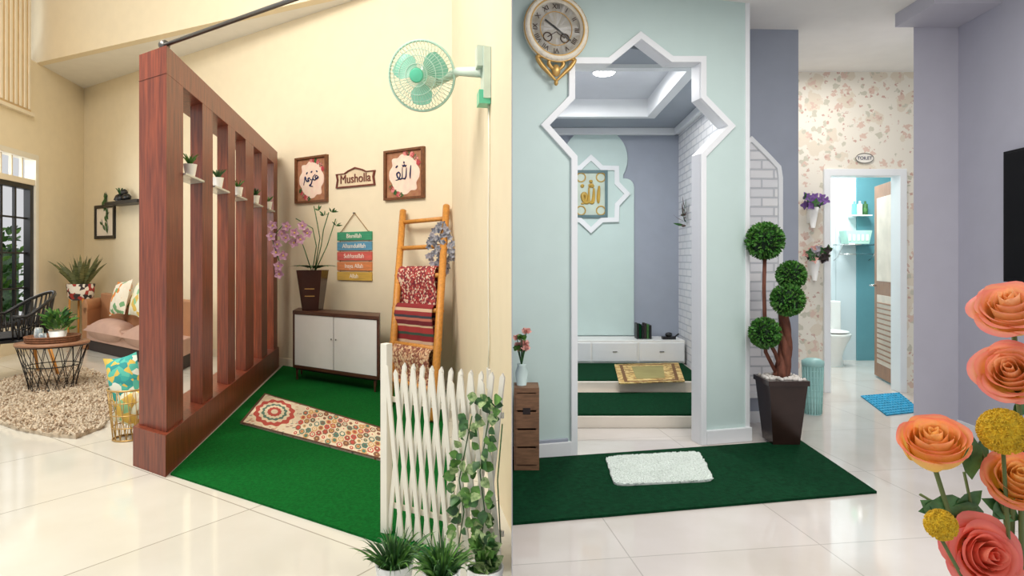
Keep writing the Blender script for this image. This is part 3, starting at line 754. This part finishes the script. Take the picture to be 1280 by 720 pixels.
# niche walls
NB=fr(Vector((0.003,7.3,0)),(1,0,0)); g=G('wall_niche_back',NB); g.box(grayb,0,2.05,0,2.85,-.1,0); g.done()
b1=Vector((1.9,7.3,0)); b0=b1-V2*2.15
WBk=fr(b1,b0-b1); g=G('wall_niche_brick',WBk); g.box(wbrick,0,2.15,0,2.85,-.1,0); g.done()
# niche ceiling w/ tray
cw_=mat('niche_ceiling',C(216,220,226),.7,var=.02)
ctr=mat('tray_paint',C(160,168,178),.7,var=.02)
g=G('ceiling'); 
tx0,tx1,ty0,ty1=.15,1.40,4.95,6.6
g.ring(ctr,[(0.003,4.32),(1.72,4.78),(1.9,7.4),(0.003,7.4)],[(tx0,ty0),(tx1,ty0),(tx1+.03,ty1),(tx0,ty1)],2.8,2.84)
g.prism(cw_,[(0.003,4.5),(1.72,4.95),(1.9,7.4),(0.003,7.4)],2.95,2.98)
o=[(tx0,ty0),(tx1,ty0),(tx1+.03,ty1),(tx0,ty1)]
g.ring(mould,offset(o,.05),offset(o,-.04),2.77,2.95); g.done()
g=G('trim_4'); g.box(mould,0.003,1.9,7.24,7.3,2.72,2.8); g.prism(mould,[(1.9,7.3),(1.84,7.3),(1.76,5.2),(1.82,5.2)],2.72,2.8); g.done(.01)
g=G('recessed_downlight',Matrix.Translation((AT(755,97,5.6).x,5.6,2.95)))
em=mat('lamp_glow',(1,.98,.95,1),.5,var=0,emis=14); g.lathe(mould,[(.1,-.012),(.1,0)],ax='z'); g.lathe(em,[(.085,-.022),(.085,-.011)],ax='z'); g.done()
# niche back wall mint dome panel
def nb(px,py): p=hit(NB,px,py); return (p.x,p.y)
ccx,ccy=nb(744,199); rr=nb(784,199)[0]-ccx
base=nb(700,425); rgt=nb(792,425)[0]; shy=nb(792,232)[1]
poly=[(base[0],.44),(rgt,.44),(rgt,shy-.02)]
for k in range(6):
    a_=math.pi/2*k/5; poly.append((rgt-.1+.1*math.cos(a_),shy-.02+.1*math.sin(a_)-.0))
poly.append((ccx+rr*.86,shy+.08))
a0=math.asin(max(-1,min(1,(shy+.12-ccy)/rr)))
for k in range(25):
    a_=a0+(math.pi-2*a0)*k/24; poly.append((ccx+rr*math.cos(a_),ccy+rr*math.sin(a_)))
poly.append((base[0],shy+.08))
g=G('mihrab_panel',NB); g.prism(mint,poly,0.001,.03); g.done(.004)
# star frame with calligraphy
sx,sy=nb(738,243); g=G('star_calligraphy_frame',NB@Matrix.Translation((sx,sy,.032)))
Rs=nb(738,194)[1]-sy
def st8(R,r,ph=math.pi/2): return [((R if k%2==0 else r)*math.cos(ph+k*math.pi/8),(R if k%2==0 else r)*math.sin(ph+k*math.pi/8)) for k in range(16)]
g.ring(mould,st8(Rs,Rs*.78),st8(Rs*.84,Rs*.65),0,.03); g.prism(mint,st8(Rs*.88,Rs*.68),0,.01)
wq=Rs*.42;hq=Rs*.6; o=[(-wq,-hq),(wq,-hq),(wq,hq),(-wq,hq)]
g.ring(mat('frame_slate',C(90,120,124),.5),o,offset(o,-.03),.01,.035); g.prism(mat('glass_backing',C(200,214,200),.3),o,.01,.015)
golf=mat('gold_paint',C(196,160,70),.5,var=.1)
for s_ in allah: stroke(g,golf,[(p[0]*wq*1.5,p[1]*hq*1.0-.03) for p in s_],.02,.02)
for sx_,sy_ in((-.6,-.7),(.6,-.7),(.6,.7),(-.6,.7)): g.ringt(golf,(sx_*wq,sy_*hq,.018),.05,.008,'z',16)
g.done(.003)
# steps
stepm=mat('step_stone',C(232,222,208),.3,var=.04)
X0,X1=.004,1.80
g=G('floor_steps'); g.prism(stepm,[(X0,4.95),(X1-.02,4.95),(X1+.08,7.29),(X0,7.29)],0,.09); g.prism(stepm,[(X0,5.87),(X1,5.87),(X1+.08,7.29),(X0,7.29)],.09,.18); g.done(.004)
slab('step_carpet',dgreen,[(X0+.02,4.97),(X1-.03,4.97),(X1,5.78),(X0+.02,5.78)],.091,.105)
slab('step_carpet',dgreen,[(X0+.02,5.92),(X1-.02,5.92),(X1+.05,7.2),(X0+.02,7.2)],.181,.19)
# gold prayer mat
gp=[FL(774,480,.195),FL(856,477,.195),FL(848,454,.195),FL(768,456,.195)]
gm=vormat('gold_rug',[C(200,164,96),C(226,200,136),C(160,122,70),C(214,182,112)],30,bmp=.3)
g=G('gold_prayer_mat',ground(gp[0],(1,0,0))); q=[g.M.inverted()@p for p in gp]; q=[(p.x,p.y) for p in q]; g.prism(gm,q,-.003,.006)
g.ring(mat('rug_brown',C(120,84,50),.9),offset(q,-.05),offset(q,-.08),.0,.008); g.prism(mat('rug_olive',C(160,150,94),.9),offset(q,-.17),.0,.0085); g.done()
# low cabinet
LC=fr(Vector((.35,6.88,.191)),(1,0,0)); g=G('low_white_cabinet',LC); lw=1.86-.35; g.box(white,0,lw,0,.245,-.38,0)
for k in range(3): g.box(mould,.01+k*lw/3,(k+1)*lw/3-.01,.02,.22,0,.012); g.box(steel,(k+.45)*lw/3,(k+.55)*lw/3,.12,.13,.012,.02)
g.done(.004)
g=G('book_row',fr(Vector((AT(796,420,6.98).x,6.99,.437)),(1,0,0)))
for k in range(6): g.box([black,dgreen,black,dark,leafd,black][k],k*.028,k*.028+.024,0,.17-.01*(k%3),-.12,0)
g.done(.002)
g=G('desk_microphone',fr(Vector((AT(836,420,6.98).x,6.98,.437)),(1,0,0))); g.box(black,-.07,.07,0,.03,-.05,.03); g.sph(black,(.0,.05,0),(.04,.025,.03)); g.tube(black,[(.06,.02,0),(.11,.06,0)],.008); g.done()
# wall ornaments on brick
g=G('dried_twig_ornament',WBk@Matrix.Translation((.45,1.75,0)))
for k in range(14): g.leaf(leafd if k%3==0 else woodd,(random.uniform(-.08,.08),random.uniform(-.1,.1),.02),(random.uniform(-1,1),random.uniform(-.3,1),.3),.15,.03,(0,0,1))
g.done()
# clock
ck=HA(692,39); g=G('ornate_wall_clock',MA@Matrix.Translation((ck.x,ck.y,.03)))
Rk=(HA(732,39).x-ck.x)*.97
clk=mat('clock_cream',C(240,232,212),.5,var=.08,scale=25); face=mat('clock_face',C(250,249,243),.5,var=.02)
g.lathe(clk,[(Rk*.78,0),(Rk,.0),(Rk,.03),(Rk*.95,.05),(Rk*.86,.055),(Rk*.8,.04),(Rk*.78,.02)],ax='z',n=48)
g.lathe(face,[(.001,.0),(Rk*.8,0),(Rk*.8,.02),(.001,.02)],ax='z',n=48)
for k in range(36): a_=k*math.pi/18; g.sph(clk,(Rk*.93*math.cos(a_),Rk*.93*math.sin(a_),.045),Rk*.04,8,6)
g.ringt(gold,(0,0,.05),Rk*.84,.006,'z',48); g.ringt(gold,(0,0,.03),Rk*.99,.006,'z',48)
numm=mat('numeral_brown',C(70,50,36),.6)
romans=['XII','I','II','III','IIII','V','VI','VII','VIII','IX','X','XI']
g.ringt(gold,(0,0,.022),Rk*.5,.003,'z'); 
g.box(black,-.005,.005,-.02,Rk*.42,.024,.027,R=Matrix.Rotation(1.0,4,'Z')); g.box(black,-.004,.004,-.03,Rk*.56,.028,.03,R=Matrix.Rotation(-2.2,4,'Z'))
for k,(sx_) in enumerate((-.27,.27)): g.ringt(numm,(sx_*Rk,-Rk*.27,.022),Rk*.13,.004,'z',20)
g.tube(numm,[(-.27*Rk,-Rk*.27,.024),(0,-Rk*.1,.024),(.27*Rk,-Rk*.27,.024)],.003,5)
gy=-Rk*1.02
for sg in(-1,1):
    stroke(g,gold,[(sg*.0,gy-.12),(sg*.06,gy-.06),(sg*.1,gy-.02),(sg*.13,gy+.03),(sg*.09,gy+.03)],.014,.02)
    stroke(g,gold,[(0,gy-.06),(sg*.05,gy-.01),(sg*.03,gy+.03)],.012,.02)
    stroke(g,gold,[(0,Rk*1.0),(sg*.05,Rk*1.04),(sg*.1,Rk*.97)],.014,.02)
g.sph(gold,(0,gy-.05,.02),(.03,.04,.02)); g.sph(gold,(0,gy-.13,.02),(.014,.02,.014))
g.sph(gold,(0,Rk*1.03,.02),(.05,.035,.03))
ob=g.done()
for k,rn in enumerate(romans):
    a_=math.pi/2-k*math.pi/6; t_=text('numeral',rn,ob,(Rk*.65*math.cos(a_),Rk*.65*math.sin(a_),.022),Rk*.2,numm); t_.rotation_euler=(0,0,a_-math.pi/2)
# corridor wall
MD=fr(Vector((0,6.3,0)),(1,0,0)); dX0=hit(MD,1033,300).x; dX1=hit(MD,1127,300).x; dY=hit(MD,1080,216).y
m,nt,b_=newmat('floral_wallpaper'); v=coord(nt)
def blobs(scale,lo,col,prev,seedoff,br=14):
    mp=nt.nodes.new('ShaderNodeMapping'); mp.inputs['Location'].default_value=(seedoff,seedoff*2,0); nt.links.new(v,mp.inputs['Vector'])
    vo=nt.nodes.new('ShaderNodeTexVoronoi'); vo.inputs['Scale'].default_value=scale; nt.links.new(mp.outputs[0],vo.inputs['Vector'])
    nz=noise(nt,mp.outputs[0],br,4)
    ad=nt.nodes.new('ShaderNodeMath'); ad.operation='ADD'; nt.links.new(vo.outputs['Distance'],ad.inputs[0]); nt.links.new(nz,ad.inputs[1])
    f_=ramp(nt,ad.outputs[0],[(lo,(1,1,1,1)),(lo+.05,(0,0,0,1))])
    mx=nt.nodes.new('ShaderNodeMixRGB'); nt.links.new(f_,mx.inputs[0])
    if isinstance(prev,tuple): mx.inputs[1].default_value=prev
    else: nt.links.new(prev,mx.inputs[1])
    mx.inputs[2].default_value=col; return mx.outputs[0]
c_=blobs(5,.86,C(226,215,196),C(236,230,216),0.3,9)
c_=blobs(9,.72,C(204,200,182),c_,3.1,20)
c_=blobs(8,.74,C(220,194,178),c_,1.7,30)
c_=blobs(14,.66,C(204,170,156),c_,5.2,44)
nt.links.new(c_,b_.inputs['Base Color']); b_.inputs['Roughness'].default_value=.7
wallp=m
g=G('wall_wallpaper',MD)
g.box(wallp,hit(MD,960,300).x,dX0,0,RC,-.12,0); g.box(wallp,dX1,4.6,0,RC,-.12,0); g.box(wallp,dX0,dX1,dY,RC,-.12,0); g.done()
g=G('door_1',MD)
g.ring(mould,[(dX0-.035,0),(dX0-.035,dY+.035),(dX1+.035,dY+.035),(dX1+.035,0)],[(dX0+.03,0),(dX0+.03,dY-.03),(dX1-.03,dY-.03),(dX1-.03,0)],-.13,.03,closed=False)
la=Vector((AT(1119,300,6.48).x,6.44,0.02)); lb=Vector((AT(1093,300,7.15).x,7.15,.02)); ML=fr(lb,la-lb); T=MD.inverted()@ML; ll=(la-lb).length
dw=mat('door_wood',C(150,110,84),.5,var=.2,stretch=(8,1,8)); dwh=mat('door_panel',C(214,200,184),.5)
g.box(dw,0,ll,0,dY-.06,-.035,0,R=T); g.box(dwh,.1,ll-.1,1.05,dY-.2,0,.006,R=T); g.box(dwh,.1,ll-.1,.15,.9,0,.004,R=T)
for k in range(12): g.box(dw,.12,ll-.12,.2+k*.055,.215+k*.055,.004,.014,R=T)
g.cyl(chrome,T@Vector((.06,1.0,0)),T@Vector((.06,1.0,.06)),.012); g.cyl(chrome,T@Vector((.05,1.0,.06)),T@Vector((.17,1.0,.06)),.01)
g.done(.003)
g=G('door_sign',MD@Matrix.Translation(((dX0+dX1)/2-.0,hit(MD,1080,198).y,0))); sg_=mat('sign_plate',C(236,232,222),.4)
g.prism(sg_,[(.09*math.cos(a_*math.pi/12),.05*math.sin(a_*math.pi/12)) for a_ in range(24)],.001,.012); g.ringt(steel,(0,0,.012),.088,.004,'z',24,R2=.048)
ob=g.done(); text('lettering','TOILET',ob,(0,0,.013),.045,ink)
# bathroom
tealw=mat('teal_wall',C(96,150,160),.5,var=.04)
bxm=AT(1070,300,8.3).x
slab('wall_bath_back',btile,[(2.9,8.3),(bxm,8.3),(bxm,8.4),(2.9,8.4)],0,2.9)
slab('wall_bath_teal',tealw,[(bxm,8.28),(5.4,8.28),(5.4,8.4),(bxm,8.4)],0,2.9)
slab('wall_bath_left',btile,[(2.88,6.43),(2.98,6.43),(2.98,8.3),(2.88,8.3)],0,2.9)
slab('wall_bath_right',tealw,[(5.3,6.43),(5.4,6.43),(5.4,8.3),(5.3,8.3)],0,2.9)
slab('ceiling',ceilw,[(2.88,6.43),(5.4,6.43),(5.4,8.4),(2.88,8.4)],2.9,2.95)
g=G('toilet',fr(Vector((AT(1036,440,8.0).x,7.95,0)),(1,0,0)))
g.lathe(white,[(.11,0),(.1,.12),(.14,.25),(.2,.36),(.2,.4),(.001,.4)],(0,0,0.06)); g.box(white,-.2,.2,.36,.78,-.3,-.14); g.sph(white,(0,.42,.04),(.19,.02,.22)); g.done(.01)
zz=H-(306-325)/800*8.2
g=G('towel_rack',fr(Vector((AT(1056,300,8.0).x,8.279,0)),(1,0,0)))
for z in(.04,.14,.24): g.cyl(chrome,(0,zz,z),(.45,zz,z),.008,n=8)
for x in(0,.45): g.cyl(chrome,(x,zz,0.0),(x,zz,.25),.01,n=8); g.tube(chrome,[(x,zz-.2,0.005),(x,zz-.16,.1),(x,zz,.24)],.006,6)
g.cyl(chrome,(0,zz-.12,.12),(.45,zz-.12,.12),.007,n=8); g.done()
g=G('storage_basket',fr(Vector((AT(1065,300,8.0).x,8.18,zz+.009)),(1,0,0))); g.prism(mat('basket_mint',C(180,220,205),.5),[(0,0),(.26,0),(.3,.17),(-.03,.17)],-.08,.1)
for k in range(5): g.box(white,-.0+k*.055,.03+k*.055,.04,.12,.1,.105)
g.done(.005)
g=G('shampoo_shelf',fr(Vector((AT(1064,262,8.2).x,8.279,H+55/800*8.2)),(1,0,0))); g.box(white,0,.25,0,.015,0,.12)
for k,c in enumerate([mintplastic,white,leafd]): g.lathe(c,[(.03,.016),(.03,.15),(.012,.16),(.012,.19)],(.05+.07*k,0,.06))
g.done()
# floor & ceiling right
slab('floor',floorR,[(0,0.6),(5.6,0.6),(5.6,9),(0,9)],-0.05,-0.0)
slab('ceiling',ceilw,[(0.0,.8),(5.0,.8),(5.0,6.4),(0,6.4)],RC,RC+.1)
# column + right wall
cF=FL(1142,541); cx0=cF.x; cdp=cF.y; cx1=AT(1198,300,cdp).x
slab('wall_column',lav,[(cx0,cdp),(cx1+.1,cdp),(cx1+.1,cdp+.4),(cx0+.35,cdp+.4)],0,RC)
rwe=Vector((cx1,cdp-.001,0)); WR=fr(rwe,-V2)
g=G('wall_tv',WR); g.box(lavd,0,4.2,0,RC,-.12,0); g.done()
g=G('baseboard_tv',WR); g.box(mould,0,4.2,0,.1,0.001,.015); g.done(.003)
slab('wall_beam',lav,[(cx0-.14,cdp-.45),(cx1-.002,cdp-.45),(cx1-.002,cdp-.002),(cx0-.14,cdp-.002)],RC-.1,RC-.001)
g=G('television',WR); txa=hit(WR,1257,270,.04).x; ty0=hit(WR,1257,352,.04).y; ty1=hit(WR,1257,190,.04).y
tvb=mat('tv_black',C(12,12,14),.5,var=.02,spec=.2); tvs=mat('tv_screen',C(10,11,14),.4,var=.02,spec=.15)
g.box(tvb,txa,txa+1.35,ty0,ty1,.02,.055); g.box(tvs,txa+.015,txa+1.335,ty0+.02,ty1-.015,.055,.058); g.box(black,txa+.4,txa+.9,ty0+.2,ty1-.2,0.002,.02); g.done(.004)
# wood crate table
cb=FL(674,588,.015); g=G('wooden_crate',fr(Vector((.012,cb.y,.015)),(1,0,0))); wC=cb.x-.012; hC=103/800*cb.y; dC=.18
cwood=mat('crate_wood',C(134,98,70),.6,var=.3,stretch=(2,9,2))
g.box(cwood,0,wC,0,.03,-dC,0);g.box(cwood,0,wC,hC-.03,hC,-dC,0);g.box(cwood,0,.02,0.03,hC-.03,-dC,0);g.box(cwood,wC-.02,wC,0.03,hC-.03,-dC,0);g.box(cwood,0.02,wC-.02,.03,hC-.03,-dC+.01,-dC+.03)
for k in range(4): y=.03+k*(hC-.06)/4; g.box(cwood,0.01,wC-.01,y+.006,y+(hC-.06)/4-.006,-.015,.004)
g.box(dark,wC*.35,wC*.65,hC*.68,hC*.76,.004,.006)
g.done(.003)
pk=mat('rose_pink',C(236,178,166),.6,var=.15,scale=30)
g=G('pink_flower_vase',fr(Vector((.06,cb.y+.09,.015+hC+.001)),(1,0,0))); g.lathe(mint,[(.03,0),(.04,.08),(.025,.12),(.03,.13)])
for k in range(10):
    c=Vector((random.uniform(-.03,.03),.17+random.uniform(0,.18),random.uniform(-.05,.04))); g.tube(leafd,[(0,.12,0),c],.003,5)
    for j in range(14):
        an=j*2.4; g.leaf(pk if k%4 else leafg,c,(math.cos(an),.3+.08*j,math.sin(an)),.035,.035)
g.done()
# dark green carpet & white mat
ca=[FL(560,664),FL(1096,617),FL(1000,552),FL(560,583)]
ca[0]=inter(ca[0],(ca[1]-ca[0]),Vector((.004,0,0)),Vector((0,1,0))); ca[3]=inter(ca[3],(ca[2]-ca[3]),Vector((.004,0,0)),Vector((0,1,0)))
slab('dark_green_rug',dgreen,ca,0.001,.014)
wm=[FL(757,573,.015),FL(768,608,.015),FL(893,602,.015),FL(873,566,.015)]
g=G('white_fluffy_mat'); fluff=mat('fluff_white',C(222,230,222),.95,var=.04)
q=[]
for i in range(4):
    p=wm[i];a=wm[i-1];b=wm[(i+1)%4]; pa_=p.lerp(a,.12);pb_=p.lerp(b,.12)
    for t in(0,.25,.5,.75,1): q.append(pa_.lerp(p,t).lerp(p.lerp(pb_,t),t))
g.prism(fluff,[(p.x,p.y) for p in q],.0145,.026)
bb=(min(p.x for p in q),max(p.x for p in q),min(p.y for p in q),max(p.y for p in q)); cnt=0
while cnt<5000:
    x=random.uniform(bb[0],bb[1]);y=random.uniform(bb[2],bb[3])
    if inside(x,y,q):
        cnt+=1; g.tube(fluff,[(x,y,.022),(x+random.uniform(-.01,.01),y+random.uniform(-.01,.01),.031)],[.007,.003],4)
g.done()
# blue bath mat
bm=[FL(1076,496),FL(1124,492),FL(1152,515),FL(1108,520)]
bmat=mat('blue_mat',C(30,150,190),.7,var=.3,scale=40); g=G('blue_bath_mat'); g.prism(bmat,[(p.x,p.y) for p in bm],.001,.012)
for i in range(14):
    for j in range(9):
        a_=bm[0].lerp(bm[1],(i+.5)/14).lerp(bm[3].lerp(bm[2],(i+.5)/14),(j+.5)/9); g.sph(bmat,(a_.x,a_.y,.012),(.012,.012,.012),6,4)
g.done()
# turquoise laundry basket
tb=FL(1016,517); g=G('laundry_basket',fr(tb,(1,0,0))); sb_=tb.y/800; rB=12.5*sb_; hB=66*sb_
tq=mat('turquoise_plastic',C(160,208,204),.4,var=.05)
g.lathe(tq,[(rB*.8,0),(rB*.95,hB*.9),(rB*1.05,hB*.92),(rB*1.05,hB),(rB*.6,hB+.02),(.001,hB+.025)],n=32)
for k in range(7): g.ringt(tq,(0,hB*(.1+.12*k),0),rB*(.83+.018*k),.004,n=28)
for k in range(20):
    a_=k*math.pi/10; g.tube(tq,[(rB*.82*math.cos(a_),0.01,rB*.82*math.sin(a_)),(rB*.97*math.cos(a_),hB*.9,rB*.97*math.sin(a_))],.005,5)
g.done()
pur=mat('blossom_purple',C(120,84,150),.6,var=.3); 
def pocket(name,px,py,cm,nf=26):
    p=hit(MD,px,py); g=G(name,MD@Matrix.Translation((p.x,p.y,0))); g.lathe(white,[(.02,-.2),(.045,-.05),(.055,0),(.045,0)],(0,0,.07)); g.box(white,-.03,.03,-.15,-.02,0.001,.05)
    for k in range(nf):
        c=Vector((random.uniform(-.09,.09),random.uniform(0,.11),.1+random.uniform(-.05,.06)))
        g.tube(leafd,[(0,-.02,.07),c],.003,4)
        for j in range(4): an=j*1.57+k; g.leaf(cm[k%len(cm)],c,(math.cos(an),math.sin(an),.4),.045,.032,(0,0,1))
    g.done()
pocket('wall_flower_vase',1012,260,[pur,pur,leafd]); pocket('wall_flower_vase',1014,325,[fbw,pk,dark,leafd])
# topiary
tp=FL(976,551,.015); MT=fr(tp,(1,0,0)); sT=tp.y/800; g=G('topiary_tree',MT)
def Q(px,py,z=0): return Vector(((px-976)*sT,(551-py)*sT,z))
potb=mat('pot_dark',C(48,32,28),.2,var=.2); tap(g,potb,33*sT,47*sT,0,77*sT)
g.box(potb,-25*sT,25*sT,73*sT,79*sT,-25*sT,25*sT)
for k in range(90): g.sph(pebble,(random.uniform(-.12,.12),79*sT+.005,random.uniform(-.12,.12)),.014,6,4)
trunk=mat('twisted_wood',C(110,62,44),.7,var=.35,scale=14,stretch=(3,1,3),bmp=.3)
for k in range(4):
    ph_=k*1.57; pts=[]
    for i in range(13):
        t=i/12; y=472-90*t; pts.append(Q(976+ (4-2*t)*math.cos(ph_+t*5)+6*math.sin(t*3),y,(.03-.012*t)*math.sin(ph_+t*5)))
    g.tube(trunk,pts,[.038-.018*i/12 for i in range(13)],8)
g.tube(trunk,[Q(972,470),Q(957,440),Q(955,360),Q(956,320)],.014,8)
g.tube(trunk,[Q(974,460,.02),Q(966,440,.04),Q(952,415,.05)],.014,8); g.tube(trunk,[Q(979,395),Q(986,370),Q(988,345)],.015,8)
for (px,py,r,z) in ((956,301,23,0),(989,344,18,.0),(980,374,20,.06),(952,415,19,.06)):
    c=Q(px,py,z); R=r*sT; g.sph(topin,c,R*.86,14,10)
    for k in range(900):
        u=random.uniform(-1,1);a_=random.uniform(0,6.28);s_=math.sqrt(1-u*u); d=Vector((s_*math.cos(a_),u,s_*math.sin(a_)))
        g.leaf(random.choice([topi,topi,leafg]),c+d*R*.84,d+Vector((random.uniform(-.7,.7),random.uniform(-.7,.7),random.uniform(-.7,.7))),R*.26,R*.13)
g.done()
# rose bouquet
coral=gradmat('rose_coral',[(0,C(255,228,110)),(.5,C(255,205,120)),(.8,C(252,168,124)),(1,C(244,128,112))],.6)
peach=gradmat('rose_peach',[(0,C(255,226,130)),(.45,C(255,205,140)),(.75,C(252,172,140)),(1,C(246,138,132))],.6)
pinkc=gradmat('rose_pinkcoral',[(0,C(252,176,120)),(.45,C(252,152,124)),(1,C(244,128,124))],.6)
D0=1.05
g=G('rose_bouquet',fr(AT(1225,620,D0),(1,0,0))); I=g.M.inverted()
def W(px,py,d=D0): return I@AT(px,py,d)
def rose(c,ax,R,mt,openk=1.0,layers=7):
    ax=Vector(ax).normalized(); x=ax.orthogonal().normalized(); y=ax.cross(x)
    for L in range(layers):
        q0=L/(layers-1); o_=(.08+.92*q0); npet=[2,3,3,4,4,5,5][L]; base=L*1.35
        lip=(q0**1.5)*openk
        for p in range(npet):
            a0=base+p*2*math.pi/npet+random.uniform(-.15,.15); wdt=math.pi/npet*1.45; vs=[];fs=[];ts=[];n=11
            hk=random.uniform(.93,1.06); ph=random.uniform(0,6); sk=random.uniform(.94,1.06)
            for i in range(n+1):
                v_=i/n
                for j in range(n+1):
                    u=j/n*2-1; wv=wdt*(.35+.65*math.sin(min(1,v_*1.2)*math.pi/2))
                    # spiral overlap : one petal edge sits outside the next
                    an=a0+u*wv
                    ve=v_*(1-.20*abs(u)**3.5)
                    body=math.sin(min(1,ve*1.35)*math.pi/2)**.75
                    e=max(0,ve-.62)/.38
                    r=R*(.06+.78*o_*body*(1-.16*e*(1-lip)) + .34*lip*e*e)*sk
                    r+=R*.05*u*o_ + R*.022*math.sin(u*5+ph)*e
                    h=R*((1.55-.42*q0*openk)*ve*hk - .30*lip*e**3 + .025*math.sin(u*6+ph)*e)-R*.72
                    vs.append(c+ax*h+(x*math.cos(an)+y*math.sin(an))*r); ts.append(.08+.92*ve**2.2*(.55+.45*q0))
            for i in range(n):
                for j in range(n): q_=i*(n+1)+j; fs.append((q_,q_+1,q_+n+2,q_+n+1))
            g.add(mt,vs,fs,True,ts)
    for k in range(5):
        a_=k*1.256; d=(x*math.cos(a_)+y*math.sin(a_)); g.leaf(leafd,c-ax*R*.72,d*.8+ax*.5,R*.75,R*.25,-ax)
px1=D0/800
roses=[(1264,390,42,(-.5,.72,.5),peach,.9),(1266,468,39,(-.66,.5,.6),peach,.85),(1167,560,42,(-.3,.85,.45),coral,.6),(1271,602,38,(-.35,.7,.7),coral,.8),(1228,694,41,(-.1,.4,1),pinkc,1.1)]
root=W(1285,860,D0+.05)
stemm=mat('stem_green',C(96,110,60),.6)
for (x,y,r,ax,mt_,ok) in roses:
    c=W(x,y); rose(c,ax,r*px1,mt_,ok); a=Vector(ax).normalized()
    g.tube(stemm,[c-a*r*px1*.7,(c-a*r*px1*1.6).lerp(root,.2),c.lerp(root,.6),root],.004,6)
yel=mat('craspedia_yellow',C(232,190,40),.8,var=.25,scale=120,bmp=.8,bscale=300)
for (x,y,r) in((1254,539,27),(1176,656,18)):
    c=W(x,y,D0-.03); g.sph(yel,c,r*px1*.94,20,14)
    for k in range(700):
        u=random.uniform(-1,1);a_=random.uniform(0,6.28);s_=math.sqrt(1-u*u); d=Vector((s_*math.cos(a_),u,s_*math.sin(a_)))
        g.tube(yel,[c+d*r*px1*.9,c+d*r*px1*1.03],[r*px1*.075,r*px1*.03],4)
    g.tube(stemm,[c-Vector((0,r*px1*.9,0)),c.lerp(root,.5)+Vector((-.01,0,0)),root],.003,6)
rl=mat('rose_leaf',C(54,100,52),.45,var=.3,scale=30,c2=C(96,150,90))
for (x,y,dx,dy,L) in ((1215,600,-.2,1,75),(1212,590,.6,.9,55),(1205,625,-1,-.25,60),(1230,640,-1,.1,50),(1240,650,.6,.6,55),(1205,655,.3,-1,50),(1160,628,.8,-.4,45),(1265,520,.7,.9,45),(1230,560,.2,1,50),(1150,625,.9,-.6,60),(1215,560,-.6,1,40),(1275,650,-.8,.5,50),(1190,640,.8,.5,50)):
    g.leaf(rl,W(x,y,D0+.04),(dx,dy,random.uniform(-.1,.25)),L*px1,L*px1*.5,(random.uniform(-.4,.4),.2,1),droop=.15)
for a_,b_2 in (((1205,650),(1150,618)),((1220,660),(1205,590)),((1255,640),(1225,560))): g.tube(stemm,[W(*a_,D0+.04),W(*b_2,D0+.04)],.0025,5); g.tube(stemm,[W(*a_,D0+.04),root],.003,5)
g.done()
rw_=g.M@root
vz=rw_.z
g=G('flower_vase',fr(Vector((rw_.x,rw_.y,.351)),(1,0,0))); hh=vz-.35+.06; g.lathe(mould,[(.05,0),(.09,hh*.4),(.05,hh*.8),(.06,hh),(.05,hh),(.04,hh*.8),(.08,hh*.4),(.04,.02)]); g.done()
g=G('side_table',fr(Vector((rw_.x,rw_.y,0)),(1,0,0))); g.lathe(woodd,[(.001,.325),(.2,.325),(.2,.35),(.001,.35)],n=36); g.cyl(woodd,(0,.02,0),(0,.33,0),.025); g.lathe(woodd,[(.15,0),(.14,.02),(.02,.03)],n=36); g.done()

# =====================================================  LIGHT
def area(name,loc,size,e,col,rot=(0,0,0),sy=None):
    l=bpy.data.lights.new(name,'AREA'); l.energy=e; l.color=col; l.size=size
    if sy: l.shape='RECTANGLE'; l.size_y=sy
    o=bpy.data.objects.new(name,l); o.location=loc; o.rotation_euler=rot; sc.collection.objects.link(o)
area('ceiling_lamp_living',(-3.8,3.8,5.4),2.2,255,(1,.955,.88),(math.radians(28),0,0))
area('spill_light_prayer',(-2.2,2.0,4.6),1.6,112,(1,.96,.88),(math.radians(50),0,0))  # unseen area light hung below the ceiling, tilted to brighten the bulkhead
area('window_daylight',(-8.0,8.0,2.0),1.8,95,(.95,.98,1),(math.radians(90),0,math.radians(-90)))
area('ceiling_lamp_hall',(1.6,2.6,3.1),1.3,64,(1,.97,.94))
area('ceiling_lamp_corridor',(2.9,5.5,3.1),.5,16,(1,.96,.92))
area('niche_lamp',(.8,5.6,2.9),.25,40,(1,.99,.97))
area('bath_lamp',(3.9,7.4,2.85),.6,58,(.95,1,1))
w=bpy.data.worlds.new('World'); sc.world=w; w.use_nodes=True
bg=w.node_tree.nodes['Background']; bg.inputs[0].default_value=(.98,.985,1,1); bg.inputs[1].default_value=.68
cam=bpy.data.cameras.new('Camera'); co=bpy.data.objects.new('Camera',cam); sc.collection.objects.link(co)
co.location=(0,0,H); co.rotation_euler=(math.pi/2,0,0); cam.sensor_width=36; cam.lens=36*F/1280; cam.shift_y=-35/1280
cam.clip_start=.05; sc.camera=co
